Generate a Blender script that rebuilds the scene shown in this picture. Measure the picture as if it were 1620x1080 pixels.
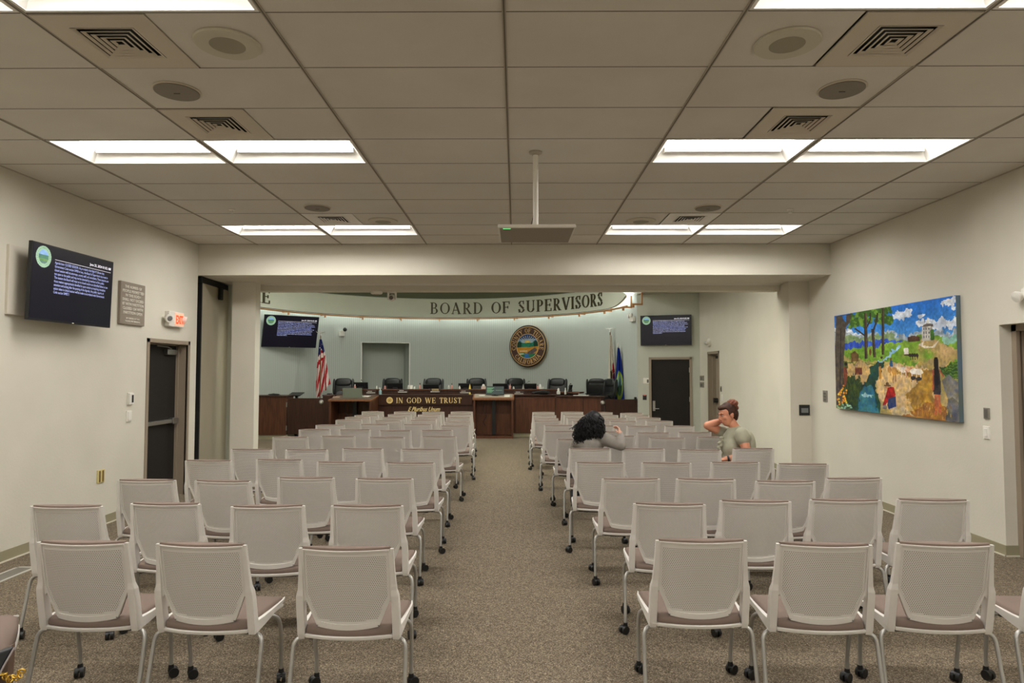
import bpy, bmesh, math, random
import numpy as np
from mathutils import Vector, Matrix, Euler
random.seed(7)
PI = math.pi
for o in list(bpy.data.objects): bpy.data.objects.remove(o)
SC = bpy.context.scene
COL = SC.collection

# ------------------------------------------------------------------ camera
F = 1042.0; CAMZ = 1.705
PITCH = math.atan(46/F); YAW = math.atan(6/F)
cam = bpy.data.cameras.new('camera'); cam.sensor_width = 36; cam.lens = 36*F/1620; cam.clip_start = .05
co = bpy.data.objects.new('camera', cam); COL.objects.link(co)
co.location = (0, 0, CAMZ); co.rotation_euler = (PI/2+PITCH, 0, YAW)
SC.camera = co
RM = Euler((PI/2+PITCH, 0, YAW)).to_matrix()
def ray(px, py): return RM @ Vector((px-810, 540-py, -F))
def at(px, py, Y):
    d = ray(px, py); return Vector((0, 0, CAMZ)) + d*(Y/d.y)
def onz(px, py, z):
    d = ray(px, py); return Vector((0, 0, CAMZ)) + d*((z-CAMZ)/d.z)
def onx(px, py, x):
    d = ray(px, py); return Vector((0, 0, CAMZ)) + d*(x/d.x)

# ------------------------------------------------------------------ world, exposure
w = bpy.data.worlds.new('world'); SC.world = w; w.use_nodes = True
w.node_tree.nodes['Background'].inputs[0].default_value = (.8, .85, .8, 1)
w.node_tree.nodes['Background'].inputs[1].default_value = .02
SC.view_settings.view_transform = 'Standard'; SC.view_settings.look = 'None'
SC.view_settings.exposure = 0.0; SC.view_settings.gamma = 1; SC.view_settings.use_curve_mapping = False
TROFFER = 25.5; FARLIGHT = 17.0; DRUM = 26.0; COVE = 15.0

# ------------------------------------------------------------------ room dimensions (metres)
XL, XR = -4.573, 4.51; HC = 3.519; YB = 9.40; YBACK = -4.2
YC0, YC1 = 10.12, 10.45            # columns of the opening
BEAMZ = 3.075; HEADZ = 2.975
FX, FY = -2.0, 15.75                # centre of the round end of the chamber
RF, RW = 4.85, 5.13                # fascia and wall radius
FARC = 3.62; XFL = -7.4; CR = (3.06, 16.6)   # far ceiling, far left wall, corner of round wall and door wall
PLAT = .36

# ------------------------------------------------------------------ helpers
def lin(c): return tuple(((v/255)/12.92 if v/255 <= .04045 else ((v/255+.055)/1.055)**2.4) for v in c)
MATS = {}
def mat(name, rgb, rough=.6, metal=0, spec=.5, var=0, vscale=8, bump=0, bscale=60, emit=0, col2=None, coat=0, detail=4):
    if name in MATS: return MATS[name]
    m = bpy.data.materials.new(name); m.use_nodes = True; MATS[name] = m
    nt = m.node_tree; b = nt.nodes['Principled BSDF']
    c = lin(rgb)
    b.inputs['Base Color'].default_value = (*c, 1); b.inputs['Roughness'].default_value = rough
    b.inputs['Metallic'].default_value = metal; b.inputs['Specular IOR Level'].default_value = spec
    b.inputs['Coat Weight'].default_value = coat
    tc = nt.nodes.new('ShaderNodeTexCoord')
    if var or col2:
        n = nt.nodes.new('ShaderNodeTexNoise'); n.inputs['Scale'].default_value = vscale; n.inputs['Detail'].default_value = detail
        nt.links.new(tc.outputs['Object'], n.inputs['Vector'])
        r = nt.nodes.new('ShaderNodeValToRGB')
        c2 = lin(col2) if col2 else tuple(min(1, v*(1+var)) for v in c)
        c1 = c if col2 else tuple(v*(1-var) for v in c)
        r.color_ramp.elements[0].color = (*c1, 1); r.color_ramp.elements[1].color = (*c2, 1)
        r.color_ramp.elements[0].position = .35; r.color_ramp.elements[1].position = .65
        nt.links.new(n.outputs['Fac'], r.inputs[0]); nt.links.new(r.outputs[0], b.inputs['Base Color'])
    if bump:
        n2 = nt.nodes.new('ShaderNodeTexNoise'); n2.inputs['Scale'].default_value = bscale; n2.inputs['Detail'].default_value = 6
        nt.links.new(tc.outputs['Object'], n2.inputs['Vector'])
        bp = nt.nodes.new('ShaderNodeBump'); bp.inputs['Strength'].default_value = bump; bp.inputs['Distance'].default_value = .01
        nt.links.new(n2.outputs['Fac'], bp.inputs['Height']); nt.links.new(bp.outputs[0], b.inputs['Normal'])
    if emit:
        b.inputs['Emission Color'].default_value = (*c, 1); b.inputs['Emission Strength'].default_value = emit
    return m
def vcol_mat(name, rough=.6, emit=0, spec=.3):
    if name in MATS: return MATS[name]
    m = bpy.data.materials.new(name); m.use_nodes = True; MATS[name] = m
    nt = m.node_tree; b = nt.nodes['Principled BSDF']; b.inputs['Roughness'].default_value = rough
    b.inputs['Specular IOR Level'].default_value = spec
    a = nt.nodes.new('ShaderNodeVertexColor'); a.layer_name = 'Col'
    nt.links.new(a.outputs['Color'], b.inputs['Base Color'])
    if emit:
        nt.links.new(a.outputs['Color'], b.inputs['Emission Color']); b.inputs['Emission Strength'].default_value = emit
    return m

class MB:
    def __init__(s): s.v = []; s.f = []; s.m = []
    def add(s, vs, fs, mi=0):
        k = len(s.v); s.v += [tuple(v) for v in vs]
        s.f += [tuple(i+k for i in f) for f in fs]; s.m += [mi]*len(fs); return s
    def box(s, a, b, mi=0, M=None):
        x0, y0, z0 = a; x1, y1, z1 = b
        x0, x1 = min(x0, x1), max(x0, x1); y0, y1 = min(y0, y1), max(y0, y1); z0, z1 = min(z0, z1), max(z0, z1)
        vs = [(x0,y0,z0),(x1,y0,z0),(x1,y1,z0),(x0,y1,z0),(x0,y0,z1),(x1,y0,z1),(x1,y1,z1),(x0,y1,z1)]
        if M: vs = [M @ Vector(v) for v in vs]
        return s.add(vs, [(0,3,2,1),(4,5,6,7),(0,1,5,4),(1,2,6,5),(2,3,7,6),(3,0,4,7)], mi)
    def cbox(s, c, d, mi=0, M=None):
        return s.box((c[0]-d[0]/2, c[1]-d[1]/2, c[2]-d[2]/2), (c[0]+d[0]/2, c[1]+d[1]/2, c[2]+d[2]/2), mi, M)
    def quad(s, a, b, c, d, mi=0): return s.add([a,b,c,d], [(0,1,2,3)], mi)
    def prism(s, poly, ax, a, b, mi=0, M=None):
        """poly of 2D points, extruded along axis ax from a to b"""
        def P(p, t): return {'x': (t,p[0],p[1]), 'y': (p[0],t,p[1]), 'z': (p[0],p[1],t)}[ax]
        n = len(poly); vs = [P(p,a) for p in poly]+[P(p,b) for p in poly]
        if M: vs = [M @ Vector(v) for v in vs]
        return s.add(vs, [tuple(range(n)), tuple(range(2*n-1, n-1, -1))]+[(i,(i+1)%n,n+(i+1)%n,n+i) for i in range(n)], mi)
    def rings(s, rs, close=True, caps=True, mi=0):
        n = len(rs[0]); vs = [p for r in rs for p in r]; fs = []
        for j in range(len(rs)-1):
            for i in range(n if close else n-1):
                fs.append((j*n+i, j*n+(i+1)%n, (j+1)*n+(i+1)%n, (j+1)*n+i))
        if caps and close: fs += [tuple(range(n))[::-1], tuple(range((len(rs)-1)*n, len(rs)*n))]
        return s.add(vs, fs, mi)
    def tube(s, pts, r, n=10, mi=0, caps=True):
        pts = [Vector(p) for p in pts]; rr = r if isinstance(r, (list, tuple)) else [r]*len(pts)
        rs = []; up = None
        for i, p in enumerate(pts):
            t = (pts[min(i+1, len(pts)-1)]-pts[max(i-1, 0)]).normalized()
            if up is None:
                up = Vector((0,0,1)) if abs(t.z) < .9 else Vector((1,0,0))
            x = up.cross(t)
            if x.length < 1e-5: x = Vector((1,0,0)).cross(t)
            x.normalize(); y = t.cross(x); up = y
            rs.append([tuple(p + x*math.cos(2*PI*k/n)*rr[i] + y*math.sin(2*PI*k/n)*rr[i]) for k in range(n)])
        return s.rings(rs, True, caps, mi)
    def lathe(s, prof, n=24, c=(0,0,0), mi=0, M=None):
        rs = []
        for r, z in prof:
            ring = [Vector((r*math.cos(2*PI*k/n), r*math.sin(2*PI*k/n), z)) for k in range(n)]
            if M: ring = [M @ v for v in ring]
            rs.append([tuple(v+Vector(c)) for v in ring])
        return s.rings(rs, True, True, mi)
    def ell(s, c, r, n=16, m=10, mi=0, M=None, f=None):
        rs = []
        for j in range(m+1):
            a = -PI/2+PI*j/m; q = max(math.cos(a), .001); ring = []
            for k in range(n):
                v = Vector((r[0]*q*math.cos(2*PI*k/n), r[1]*q*math.sin(2*PI*k/n), r[2]*math.sin(a)))
                if f: v = f(v)
                if M: v = M @ v
                ring.append(tuple(v+Vector(c)))
            rs.append(ring)
        return s.rings(rs, True, True, mi)
    def mesh(s, name, mats, smooth=False):
        me = bpy.data.meshes.new(name); me.from_pydata(s.v, [], s.f)
        if not isinstance(mats, (list, tuple)): mats = [mats]
        for m in mats: me.materials.append(m)
        me.polygons.foreach_set('material_index', s.m)
        bm = bmesh.new(); bm.from_mesh(me); bmesh.ops.recalc_face_normals(bm, faces=bm.faces); bm.to_mesh(me); bm.free()
        if smooth:
            me.polygons.foreach_set('use_smooth', [True]*len(me.polygons))
            try: me.set_sharp_from_angle(angle=math.radians(40))
            except Exception: pass
        me.update(); return me
    def build(s, name, mats, parent=None, smooth=False, bevel=0, loc=None):
        o = bpy.data.objects.new(name, s.mesh(name, mats, smooth)); COL.objects.link(o)
        if parent: o.parent = parent
        if loc is not None: o.location = loc
        if bevel:
            b = o.modifiers.new('bevel', 'BEVEL'); b.width = bevel; b.segments = 2; b.limit_method = 'ANGLE'; b.angle_limit = math.radians(40)
        return o
def tag(o, label=None, cat=None, group=None, kind=None):
    if label: o['label'] = label
    if cat: o['category'] = cat
    if group: o['group'] = group
    if kind: o['kind'] = kind
    return o
def thing(name, label, cat, loc=(0,0,0), rz=0, group=None, rot=None):
    o = bpy.data.objects.new(name, None); COL.objects.link(o); o.empty_display_size = .1
    o.location = loc; o.rotation_euler = rot if rot else (0, 0, rz); return tag(o, label, cat, group)
def struct(name, mb, m, parent=None, smooth=False, bevel=0):
    o = mb.build(name, m, parent, smooth, bevel)
    if not parent: o['kind'] = 'structure'
    return o
def dup(o, parent=None):
    c = o.copy(); COL.objects.link(c)
    if parent: c.parent = parent
    for ch in o.children: dup(ch, c)
    return c
def bez(pts, n=6):
    """Catmull-Rom smoothing of a polyline"""
    P = [Vector(p) for p in pts]; P = [P[0]*2-P[1]]+P+[P[-1]*2-P[-2]]; out = []
    for i in range(1, len(P)-2):
        for k in range(n):
            t = k/n; a, b, c, d = P[i-1:i+3]
            out.append(.5*((2*b)+(c-a)*t+(2*a-5*b+4*c-d)*t*t+(3*b-a-3*c+d)*t**3))
    out.append(P[-2]); return out
def text_mesh(body, size, align='LEFT', shear=0, bold=0, extrude=.0, wrap=None, spacing=1, line=1):
    cu = bpy.data.curves.new('text', 'FONT'); cu.body = body; cu.size = size; cu.align_x = align
    cu.shear = shear; cu.offset = bold; cu.extrude = extrude; cu.resolution_u = 2; cu.space_character = spacing; cu.space_line = line
    o = bpy.data.objects.new('t', cu); COL.objects.link(o)
    bpy.context.view_layer.update()
    me = bpy.data.meshes.new_from_object(o.evaluated_get(bpy.context.evaluated_depsgraph_get()))
    bpy.data.objects.remove(o); bpy.data.curves.remove(cu); me.materials.clear(); return me
def place_mesh(me, name, m, parent=None, M=None):
    if M: me.transform(M)
    if not me.materials: me.materials.append(m)
    o = bpy.data.objects.new(name, me); COL.objects.link(o)
    if parent: o.parent = parent
    return o

# serif glyphs: lists of quads in a unit-high box
def glyph(ch):
    Q = []; TK, TN = .15, .055
    def L(x0,y0,x1,y1,w):
        dx, dy = x1-x0, y1-y0; l = math.hypot(dx,dy); nx, ny = -dy/l*w/2, dx/l*w/2
        Q.append([(x0+nx,y0+ny),(x1+nx,y1+ny),(x1-nx,y1-ny),(x0-nx,y0-ny)])
    def V(x, y0=0, y1=1, w=TK, s0=1, s1=1):
        L(x,y0,x,y1,w)
        if s0: L(x-w/2-.07,y0+.025,x+w/2+.07,y0+.025,.05)
        if s1: L(x-w/2-.07,y1-.025,x+w/2+.07,y1-.025,.05)
    def A(cx,cy,rx,ry,a0,a1,tk=TK,tn=TN,n=14):
        for i in range(n):
            q = []
            for a, sg in ((i,1),(i+1,1),(i+1,-1),(i,-1)):
                t = math.radians(a0+(a1-a0)*a/n); h = (tn+(tk-tn)*abs(math.cos(t))**1.5)/2
                q.append((cx+(rx+sg*h)*math.cos(t), cy+(ry+sg*(tn/2))*math.sin(t)))
            Q.append(q)
    W = .7
    if ch == 'A': L(.36,1,.08,0,TN); L(.34,1,.66,0,TK); L(.16,.33,.55,.33,TN); L(0,.025,.2,.025,.05); L(.52,.025,.8,.025,.05); W=.8
    elif ch == 'B': V(.15); A(.3,.74,.19,.235,-90,90); A(.32,.27,.23,.245,-90,90); L(.1,.97,.32,.97,TN); L(.15,.515,.32,.515,TN); L(.1,.03,.33,.03,TN); W=.68
    elif ch == 'C': A(.42,.5,.33,.47,45,315); L(.66,.66,.66,1,.05); L(.66,.02,.66,.3,.05); W=.75
    elif ch == 'D': V(.15); A(.3,.5,.38,.47,-90,90); L(.1,.97,.32,.97,TN); L(.1,.03,.32,.03,TN); W=.82
    elif ch == 'E': V(.15); L(.1,.97,.6,.97,TN); L(.1,.03,.62,.03,TN); L(.15,.51,.5,.51,TN); L(.6,.78,.6,1,.05); L(.62,0,.62,.24,.05); L(.5,.4,.5,.62,.05); W=.7
    elif ch == 'F': V(.15); L(.1,.97,.6,.97,TN); L(.15,.51,.48,.51,TN); L(.6,.76,.6,1,.05); L(.48,.4,.48,.62,.05); W=.66
    elif ch == 'G': A(.42,.5,.33,.47,45,320); L(.66,.66,.66,1,.05); V(.66,.02,.42,.13,0,1); W=.82
    elif ch == 'I': V(.15); W=.3
    elif ch == 'L': V(.15); L(.1,.03,.6,.03,TN); L(.6,0,.6,.26,.05); W=.66
    elif ch == 'N': V(.12,w=TN); V(.68,0,1,TN,0,1); L(.12,1,.68,0,TK); W=.82
    elif ch == 'O': A(.4,.5,.33,.47,0,360,n=24); W=.8
    elif ch == 'P': V(.15); A(.3,.72,.22,.255,-90,90); L(.1,.97,.32,.97,TN); L(.15,.47,.32,.47,TN); W=.62
    elif ch == 'R': V(.15); A(.3,.73,.21,.245,-90,90); L(.1,.97,.32,.97,TN); L(.15,.49,.32,.49,TN); L(.32,.49,.62,.02,.14); L(.55,.025,.76,.025,.05); W=.74
    elif ch == 'S': A(.3,.74,.19,.235,60,180); A(.3,.27,.2,.245,-180,0,n=12); L(.13,.68,.49,.33,.14); L(.48,.7,.48,1,.05); L(.09,0,.09,.3,.05); A(.3,.74,.19,.235,50,90); W=.6
    elif ch == 'T': V(.34,s1=0); L(.03,.97,.65,.97,TN); L(.03,.76,.03,1,.05); L(.65,.76,.65,1,.05); W=.68
    elif ch == 'U': V(.15,.3,1,TK,0,1); V(.65,.3,1,TN,0,1); A(.4,.3,.25,.27,180,360,TK,TN); W=.8
    elif ch == 'V': L(.08,1,.4,0,TK); L(.7,1,.4,0,TN); L(-.02,.975,.24,.975,.05); L(.6,.975,.82,.975,.05); W=.78
    elif ch == 'W': L(.08,1,.32,0,.13); L(.52,1,.32,0,TN); L(.52,1,.76,0,.13); L(1,1,.76,0,TN); L(-.02,.975,.22,.975,.05); L(.42,.975,.62,.975,.05); L(.9,.975,1.12,.975,.05); W=1.1
    elif ch == 'Y': L(.06,1,.36,.45,TK); L(.68,1,.36,.45,TN); V(.36,0,.48,TK,1,0); L(-.04,.975,.2,.975,.05); L(.58,.975,.8,.975,.05); W=.74
    elif ch == ' ': W=.45
    return Q, W
def text_width(s, gap=.1): return sum(glyph(c)[1]+gap for c in s)-gap
def glyph_mb(ch, fn, depth):
    """fn(x, y, d) -> 3D point; d runs from 0 (wall side) to 1 (face)"""
    mb = MB()
    for q in glyph(ch)[0]:
        vs = [fn(x, y, 0) for x, y in q]+[fn(x, y, depth) for x, y in q]
        mb.add(vs, [(0,1,2,3),(4,7,6,5),(0,4,5,1),(1,5,6,2),(2,6,7,3),(3,7,4,0)])
    return mb

# mini painter (colours of flat artwork, stored per vertex)
class Paint:
    def __init__(s, W, H, bg=(255,255,255), hom=None):
        s.W, s.H = W, H; s.a = np.zeros((H, W, 3)); s.a[:] = np.array(bg)
        s.U, s.V = np.meshgrid((np.arange(W)+.5)/W, (np.arange(H)+.5)/H); s.hom = hom
        s.rng = np.random.RandomState(3)
    def uv(s, pts):
        if s.hom is None: return pts
        out = []
        for x, y in pts:
            q = s.hom @ np.array([x, y, 1]); out.append((q[0]/q[2], q[1]/q[2]))
        return out
    def mask(s, pts):
        P = s.uv(pts); m = np.zeros(s.U.shape, bool); n = len(P)
        for i in range(n):
            x0, y0 = P[i]; x1, y1 = P[(i+1) % n]
            if y0 == y1: continue
            c = ((s.V < y0) != (s.V < y1)) & (s.U < (x1-x0)*(s.V-y0)/(y1-y0)+x0); m ^= c
        return m
    def noise(s, n, m=None):
        m = m or n; g = s.rng.rand(m+2, n+2); x = s.U*n; y = s.V*m; i = x.astype(int); j = y.astype(int); fx = x-i; fy = y-j
        fx = fx*fx*(3-2*fx); fy = fy*fy*(3-2*fy)
        return (g[j,i]*(1-fx)+g[j,i+1]*fx)*(1-fy)+(g[j+1,i]*(1-fx)+g[j+1,i+1]*fx)*fy
    def fill(s, m, c, c2=None, n=20):
        if c2 is None: s.a[m] = c
        else:
            t = s.noise(n)[..., None]; s.a[m] = (np.array(c)*(1-t)+np.array(c2)*t)[m]
    def poly(s, pts, c, c2=None, n=20): s.fill(s.mask(pts), c, c2, n)
    def oval(s, cx, cy, rx, ry, c, c2=None, n=20, wob=0):
        k = 20; s.poly([(cx+rx*math.cos(2*PI*i/k)*(1+wob*(s.rng.rand()-.5)), cy+ry*math.sin(2*PI*i/k)*(1+wob*(s.rng.rand()-.5))) for i in range(k)], c, c2, n)
    def strip(s, pts, w, c):
        for (x0,y0),(x1,y1) in zip(pts, pts[1:]):
            l = math.hypot(x1-x0,y1-y0) or 1; nx, ny = -(y1-y0)/l*w/2, (x1-x0)/l*w/2
            s.poly([(x0+nx,y0+ny),(x1+nx,y1+ny),(x1-nx,y1-ny),(x0-nx,y0-ny)], c)
def homography(src, dst):
    A = []; b = []
    for (x,y),(u,v) in zip(src, dst):
        A.append([x,y,1,0,0,0,-u*x,-u*y]); b.append(u); A.append([0,0,0,x,y,1,-v*x,-v*y]); b.append(v)
    h = np.linalg.solve(np.array(A,float), np.array(b,float)); return np.append(h,1).reshape(3,3)
def paint_mesh(name, p, fn, m, keep=None):
    """grid mesh carrying the painter's colours; fn(u,v)->point"""
    W, H = p.W, p.H; vs = []; fs = []; cols = []
    me = bpy.data.meshes.new(name); ids = {}
    for j in range(H+1):
        for i in range(W+1): vs.append(tuple(fn(i/W, j/H)))
    for j in range(H):
        for i in range(W):
            if keep and not keep((i+.5)/W, (j+.5)/H): continue
            k = j*(W+1)+i; fs.append((k, k+W+1, k+W+2, k+1)); cols.append(p.a[j,i])
    me.from_pydata(vs, [], fs); me.materials.append(m)
    a = me.color_attributes.new('Col', 'FLOAT_COLOR', 'CORNER')
    c = np.array(cols)/255; c = np.where(c <= .04045, c/12.92, ((c+.055)/1.055)**2.4)
    c = np.concatenate([c, np.ones((len(c),1))], 1); a.data.foreach_set('color', np.repeat(c, 4, axis=0).astype(np.float32).ravel())
    me.update(); return me
# ------------------------------------------------------------------ materials
wall_m = mat('painted wall warm', (211,206,191), .75, spec=.25, var=.03, vscale=1.3, bump=.12, bscale=45)
farwall_m = mat('painted wall pale green', (188,190,177), .75, spec=.25, var=.03, vscale=1.3, bump=.1, bscale=45)
olive_m = mat('shaded drum olive', (116,119,96), .8, spec=.2)  # shade above the fascia put into the colour, darker than the walls
fasc_m = mat('painted fascia sage', (228,231,212), .7, spec=.25, var=.02, vscale=2)
tile_m = mat('ceiling tile', (213,208,198), .95, spec=.1, var=.03, vscale=1.5, bump=.1, bscale=220)
grid_m = mat('ceiling grid metal', (176,166,150), .6)
white_m = mat('white enamel', (228,224,214), .45)
cream_m = mat('cream enamel panel', (200,190,172), .6)
base_m = mat('rubber base olive', (150,143,116), .6)
baseedge_m = mat('base caulk white', (215,208,190), .7)
frame_m = mat('taupe door frame', (148,134,116), .5)
doordark_m = mat('dark painted door', (36,33,31), .5, spec=.2, var=.06, vscale=3)
doorbrown_m = mat('brown door', (140,124,106), .5)
black_m = mat('black plastic', (22,22,23), .4)
rubber_m = mat('black rubber', (14,14,14), .6)
steel_m = mat('satin steel', (170,168,164), .35, 1)
silver_m = mat('silver painted tube', (178,176,170), .35, .6)
gold_m = mat('brushed gold', (238,212,146), .4, .1)
copper_m = mat('copper rail', (196,140,92), .45, .3)
wood_m = None
def wood(name, a, b, sc=1.0, rough=.4):
    m = bpy.data.materials.new(name); m.use_nodes = True; nt = m.node_tree; p = nt.nodes['Principled BSDF']
    tc = nt.nodes.new('ShaderNodeTexCoord'); mp = nt.nodes.new('ShaderNodeMapping'); mp.inputs['Scale'].default_value = (9*sc, 9*sc, .9*sc)
    n = nt.nodes.new('ShaderNodeTexNoise'); n.inputs['Scale'].default_value = 3; n.inputs['Detail'].default_value = 8; n.inputs['Distortion'].default_value = .6
    r = nt.nodes.new('ShaderNodeValToRGB'); r.color_ramp.elements[0].color = (*lin(a),1); r.color_ramp.elements[1].color = (*lin(b),1)
    r.color_ramp.elements[0].position = .3; r.color_ramp.elements[1].position = .7
    nt.links.new(tc.outputs['Object'], mp.inputs[0]); nt.links.new(mp.outputs[0], n.inputs['Vector']); nt.links.new(n.outputs['Fac'], r.inputs[0])
    nt.links.new(r.outputs[0], p.inputs['Base Color']); p.inputs['Roughness'].default_value = rough; p.inputs['Specular IOR Level'].default_value = .35
    MATS[name] = m; return m
wood_m = wood('dark walnut veneer', (70,40,27), (96,58,38))
wooddk_m = wood('darker walnut veneer', (48,28,20), (64,38,27))
woodlt_m = wood('walnut edge', (112,72,46), (134,88,58))
# carpet: fine speckle of browns and greys
def carpet():
    m = bpy.data.materials.new('speckled carpet'); m.use_nodes = True; nt = m.node_tree; p = nt.nodes['Principled BSDF']; L = nt.links.new
    tc = nt.nodes.new('ShaderNodeTexCoord')
    v = nt.nodes.new('ShaderNodeTexVoronoi'); v.inputs['Scale'].default_value = 190; L(tc.outputs['Object'], v.inputs['Vector'])
    s = nt.nodes.new('ShaderNodeSeparateColor'); L(v.outputs['Color'], s.inputs[0])
    r = nt.nodes.new('ShaderNodeValToRGB'); cr = r.color_ramp; cr.interpolation = 'LINEAR'
    cr.elements[0].color = (*lin((72,64,52)),1); cr.elements[0].position = 0
    cr.elements[1].color = (*lin((168,155,133)),1); cr.elements[1].position = 1
    for q, c in ((.3,(98,88,74)), (.62,(118,107,90)), (.85,(134,122,104))):
        e = cr.elements.new(q); e.color = (*lin(c),1)
    L(s.outputs[0], r.inputs[0])
    n = nt.nodes.new('ShaderNodeTexNoise'); n.inputs['Scale'].default_value = 28; n.inputs['Detail'].default_value = 4; L(tc.outputs['Object'], n.inputs['Vector'])
    mx = nt.nodes.new('ShaderNodeMix'); mx.data_type = 'RGBA'; mx.blend_type = 'MULTIPLY'; mx.inputs[0].default_value = .5
    r2 = nt.nodes.new('ShaderNodeValToRGB'); r2.color_ramp.elements[0].color = (.75,.75,.75,1); r2.color_ramp.elements[1].color = (1.15,1.13,1.1,1)
    r2.color_ramp.elements[0].position = .35; r2.color_ramp.elements[1].position = .65
    L(n.outputs['Fac'], r2.inputs[0]); L(r.outputs[0], mx.inputs[6]); L(r2.outputs[0], mx.inputs[7]); L(mx.outputs[2], p.inputs['Base Color'])
    b = nt.nodes.new('ShaderNodeBump'); b.inputs['Strength'].default_value = .5; b.inputs['Distance'].default_value = .004
    L(v.outputs['Distance'], b.inputs['Height']); L(b.outputs[0], p.inputs['Normal'])
    p.inputs['Roughness'].default_value = .95; p.inputs['Specular IOR Level'].default_value = .1
    return m
carpet_m = carpet()
def ribbed():
    """vertical ribs of the round wall, laid along the arc through the mesh's own UVs"""
    m = bpy.data.materials.new('ribbed wall fabric'); m.use_nodes = True; nt = m.node_tree; p = nt.nodes['Principled BSDF']; L = nt.links.new
    uv = nt.nodes.new('ShaderNodeUVMap'); uv.uv_map = 'arc'; s = nt.nodes.new('ShaderNodeSeparateXYZ'); L(uv.outputs[0], s.inputs[0])
    fr = nt.nodes.new('ShaderNodeMath'); fr.operation = 'FRACT'; mu = nt.nodes.new('ShaderNodeMath'); mu.operation = 'MULTIPLY'; mu.inputs[1].default_value = 16
    L(s.outputs[0], mu.inputs[0]); L(mu.outputs[0], fr.inputs[0])
    r = nt.nodes.new('ShaderNodeValToRGB'); e = r.color_ramp
    a, b = lin((164,170,162)), lin((186,192,184))
    e.elements[0].color = (*a,1); e.elements[0].position = 0; e.elements[1].color = (*a,1); e.elements[1].position = 1
    for q in (.22,.8): x = e.elements.new(q); x.color = (*b,1)
    L(fr.outputs[0], r.inputs[0]); L(r.outputs[0], p.inputs['Base Color'])
    bp = nt.nodes.new('ShaderNodeBump'); bp.inputs['Strength'].default_value = .5; bp.inputs['Distance'].default_value = .012
    L(r.outputs[0], bp.inputs['Height']); L(bp.outputs[0], p.inputs['Normal']); p.inputs['Roughness'].default_value = .9
    return m
rib_m = ribbed()

# ------------------------------------------------------------------ main room shell
TH = .2
struct('floor', MB().box((XFL-.3, YBACK-.2, -.15), (XR+.4, 21.6, 0)), carpet_m)
# left wall with door opening and the partition pocket beyond it
DL0, DL1, DLZ = 8.16, 9.17, 2.08
mb = MB(); mb.box((XL-TH-.15, YBACK, 0), (XL, DL0, HC)); mb.box((XL-TH-.15, DL1, 0), (XL, YB+.0, HC)); mb.box((XL-TH-.15, DL0, DLZ), (XL, DL1, HC))
struct('wall_left', mb, wall_m)
mb = MB(); mb.box((-5.2, YB, 0), (-5.0, 11.6, HC)); mb.box((-5.0, 11.4, 0), (-4.75, 11.6, HC)); mb.box((-5.0, YB-.02, 0), (XL-TH-.15, YB, HC))
struct('wall_pocket', mb, wall_m)
DR1, DR0, DRZ = 6.16, 5.10, 2.13
mb = MB(); mb.box((XR, YBACK, 0), (XR+.35, DR0, HC)); mb.box((XR, DR0, DRZ), (XR+.35, DR1, HC)); mb.box((XR, DR1, 0), (XR+.35, 14.66, FARC+1))
mb.box((XR, 14.66, 2.115), (XR+.35, 15.48, FARC+1)); mb.box((XR, 15.48, 0), (XR+.35, 16.4, FARC+1))
struct('wall_right', mb, wall_m)
struct('wall_back', MB().box((XL-.2, YBACK-.2, 0), (XR+.2, YBACK, HC)), wall_m)
# beam, columns, lower header
struct('trim_1', MB().box((XL, YB, BEAMZ), (XR, YC1, HC+.4)), wall_m)
struct('trim_2', MB().box((-4.384, YC1, HEADZ), (4.198, YC1+.22, HC+.4)), wall_m)
struct('trim_3', MB().box((-4.384, YC0, 0), (-4.02, YC0+.19, BEAMZ)), wall_m)
struct('trim_4', MB().box((4.198, YC0, 0), (XR, YC1+.1, BEAMZ)), wall_m)
tk = MB().box((-4.0, YC0+.28, BEAMZ-.018), (4.19, YC0+.31, BEAMZ)); tk.box((-4.0, YC0+.18, BEAMZ-.01), (4.19, YC0+.2, BEAMZ)); struct('trim_5', tk, white_m)
# rubber base along the walls
mb = MB(); mb.box((XL, YBACK, 0), (XL+.012, DL0-.03, .1)); mb.box((XL, DL1+.03, 0), (XL+.012, YB, .1)); mb.box((XL, YBACK, 0), (XL+.02, DL0-.03, .012), 1)
struct('baseboard_left', mb, [base_m, baseedge_m])
mb = MB()
for a, b in ((YBACK, DR0-.03), (DR1, YC0), (YC1+.1, 14.6), (15.55, 16.1)):
    mb.box((XR-.012, a, 0), (XR, b, .1)); mb.box((XR-.02, a, 0), (XR, b, .012), 1)
mb.box((XR-.012, DR1, 0), (XR+.11, DR1-.012, .1)); mb.box((XR-.012, DR1-.02, 0), (XR+.11, DR1, .012), 1)
struct('baseboard_right', mb, [base_m, baseedge_m])
mb = MB(); mb.box((-4.384, YC0-.012, 0), (-4.02, YC0, .1)); mb.box((4.198, YC0-.012, 0), (XR-.012, YC0, .1)); struct('baseboard_columns', mb, base_m)

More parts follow.
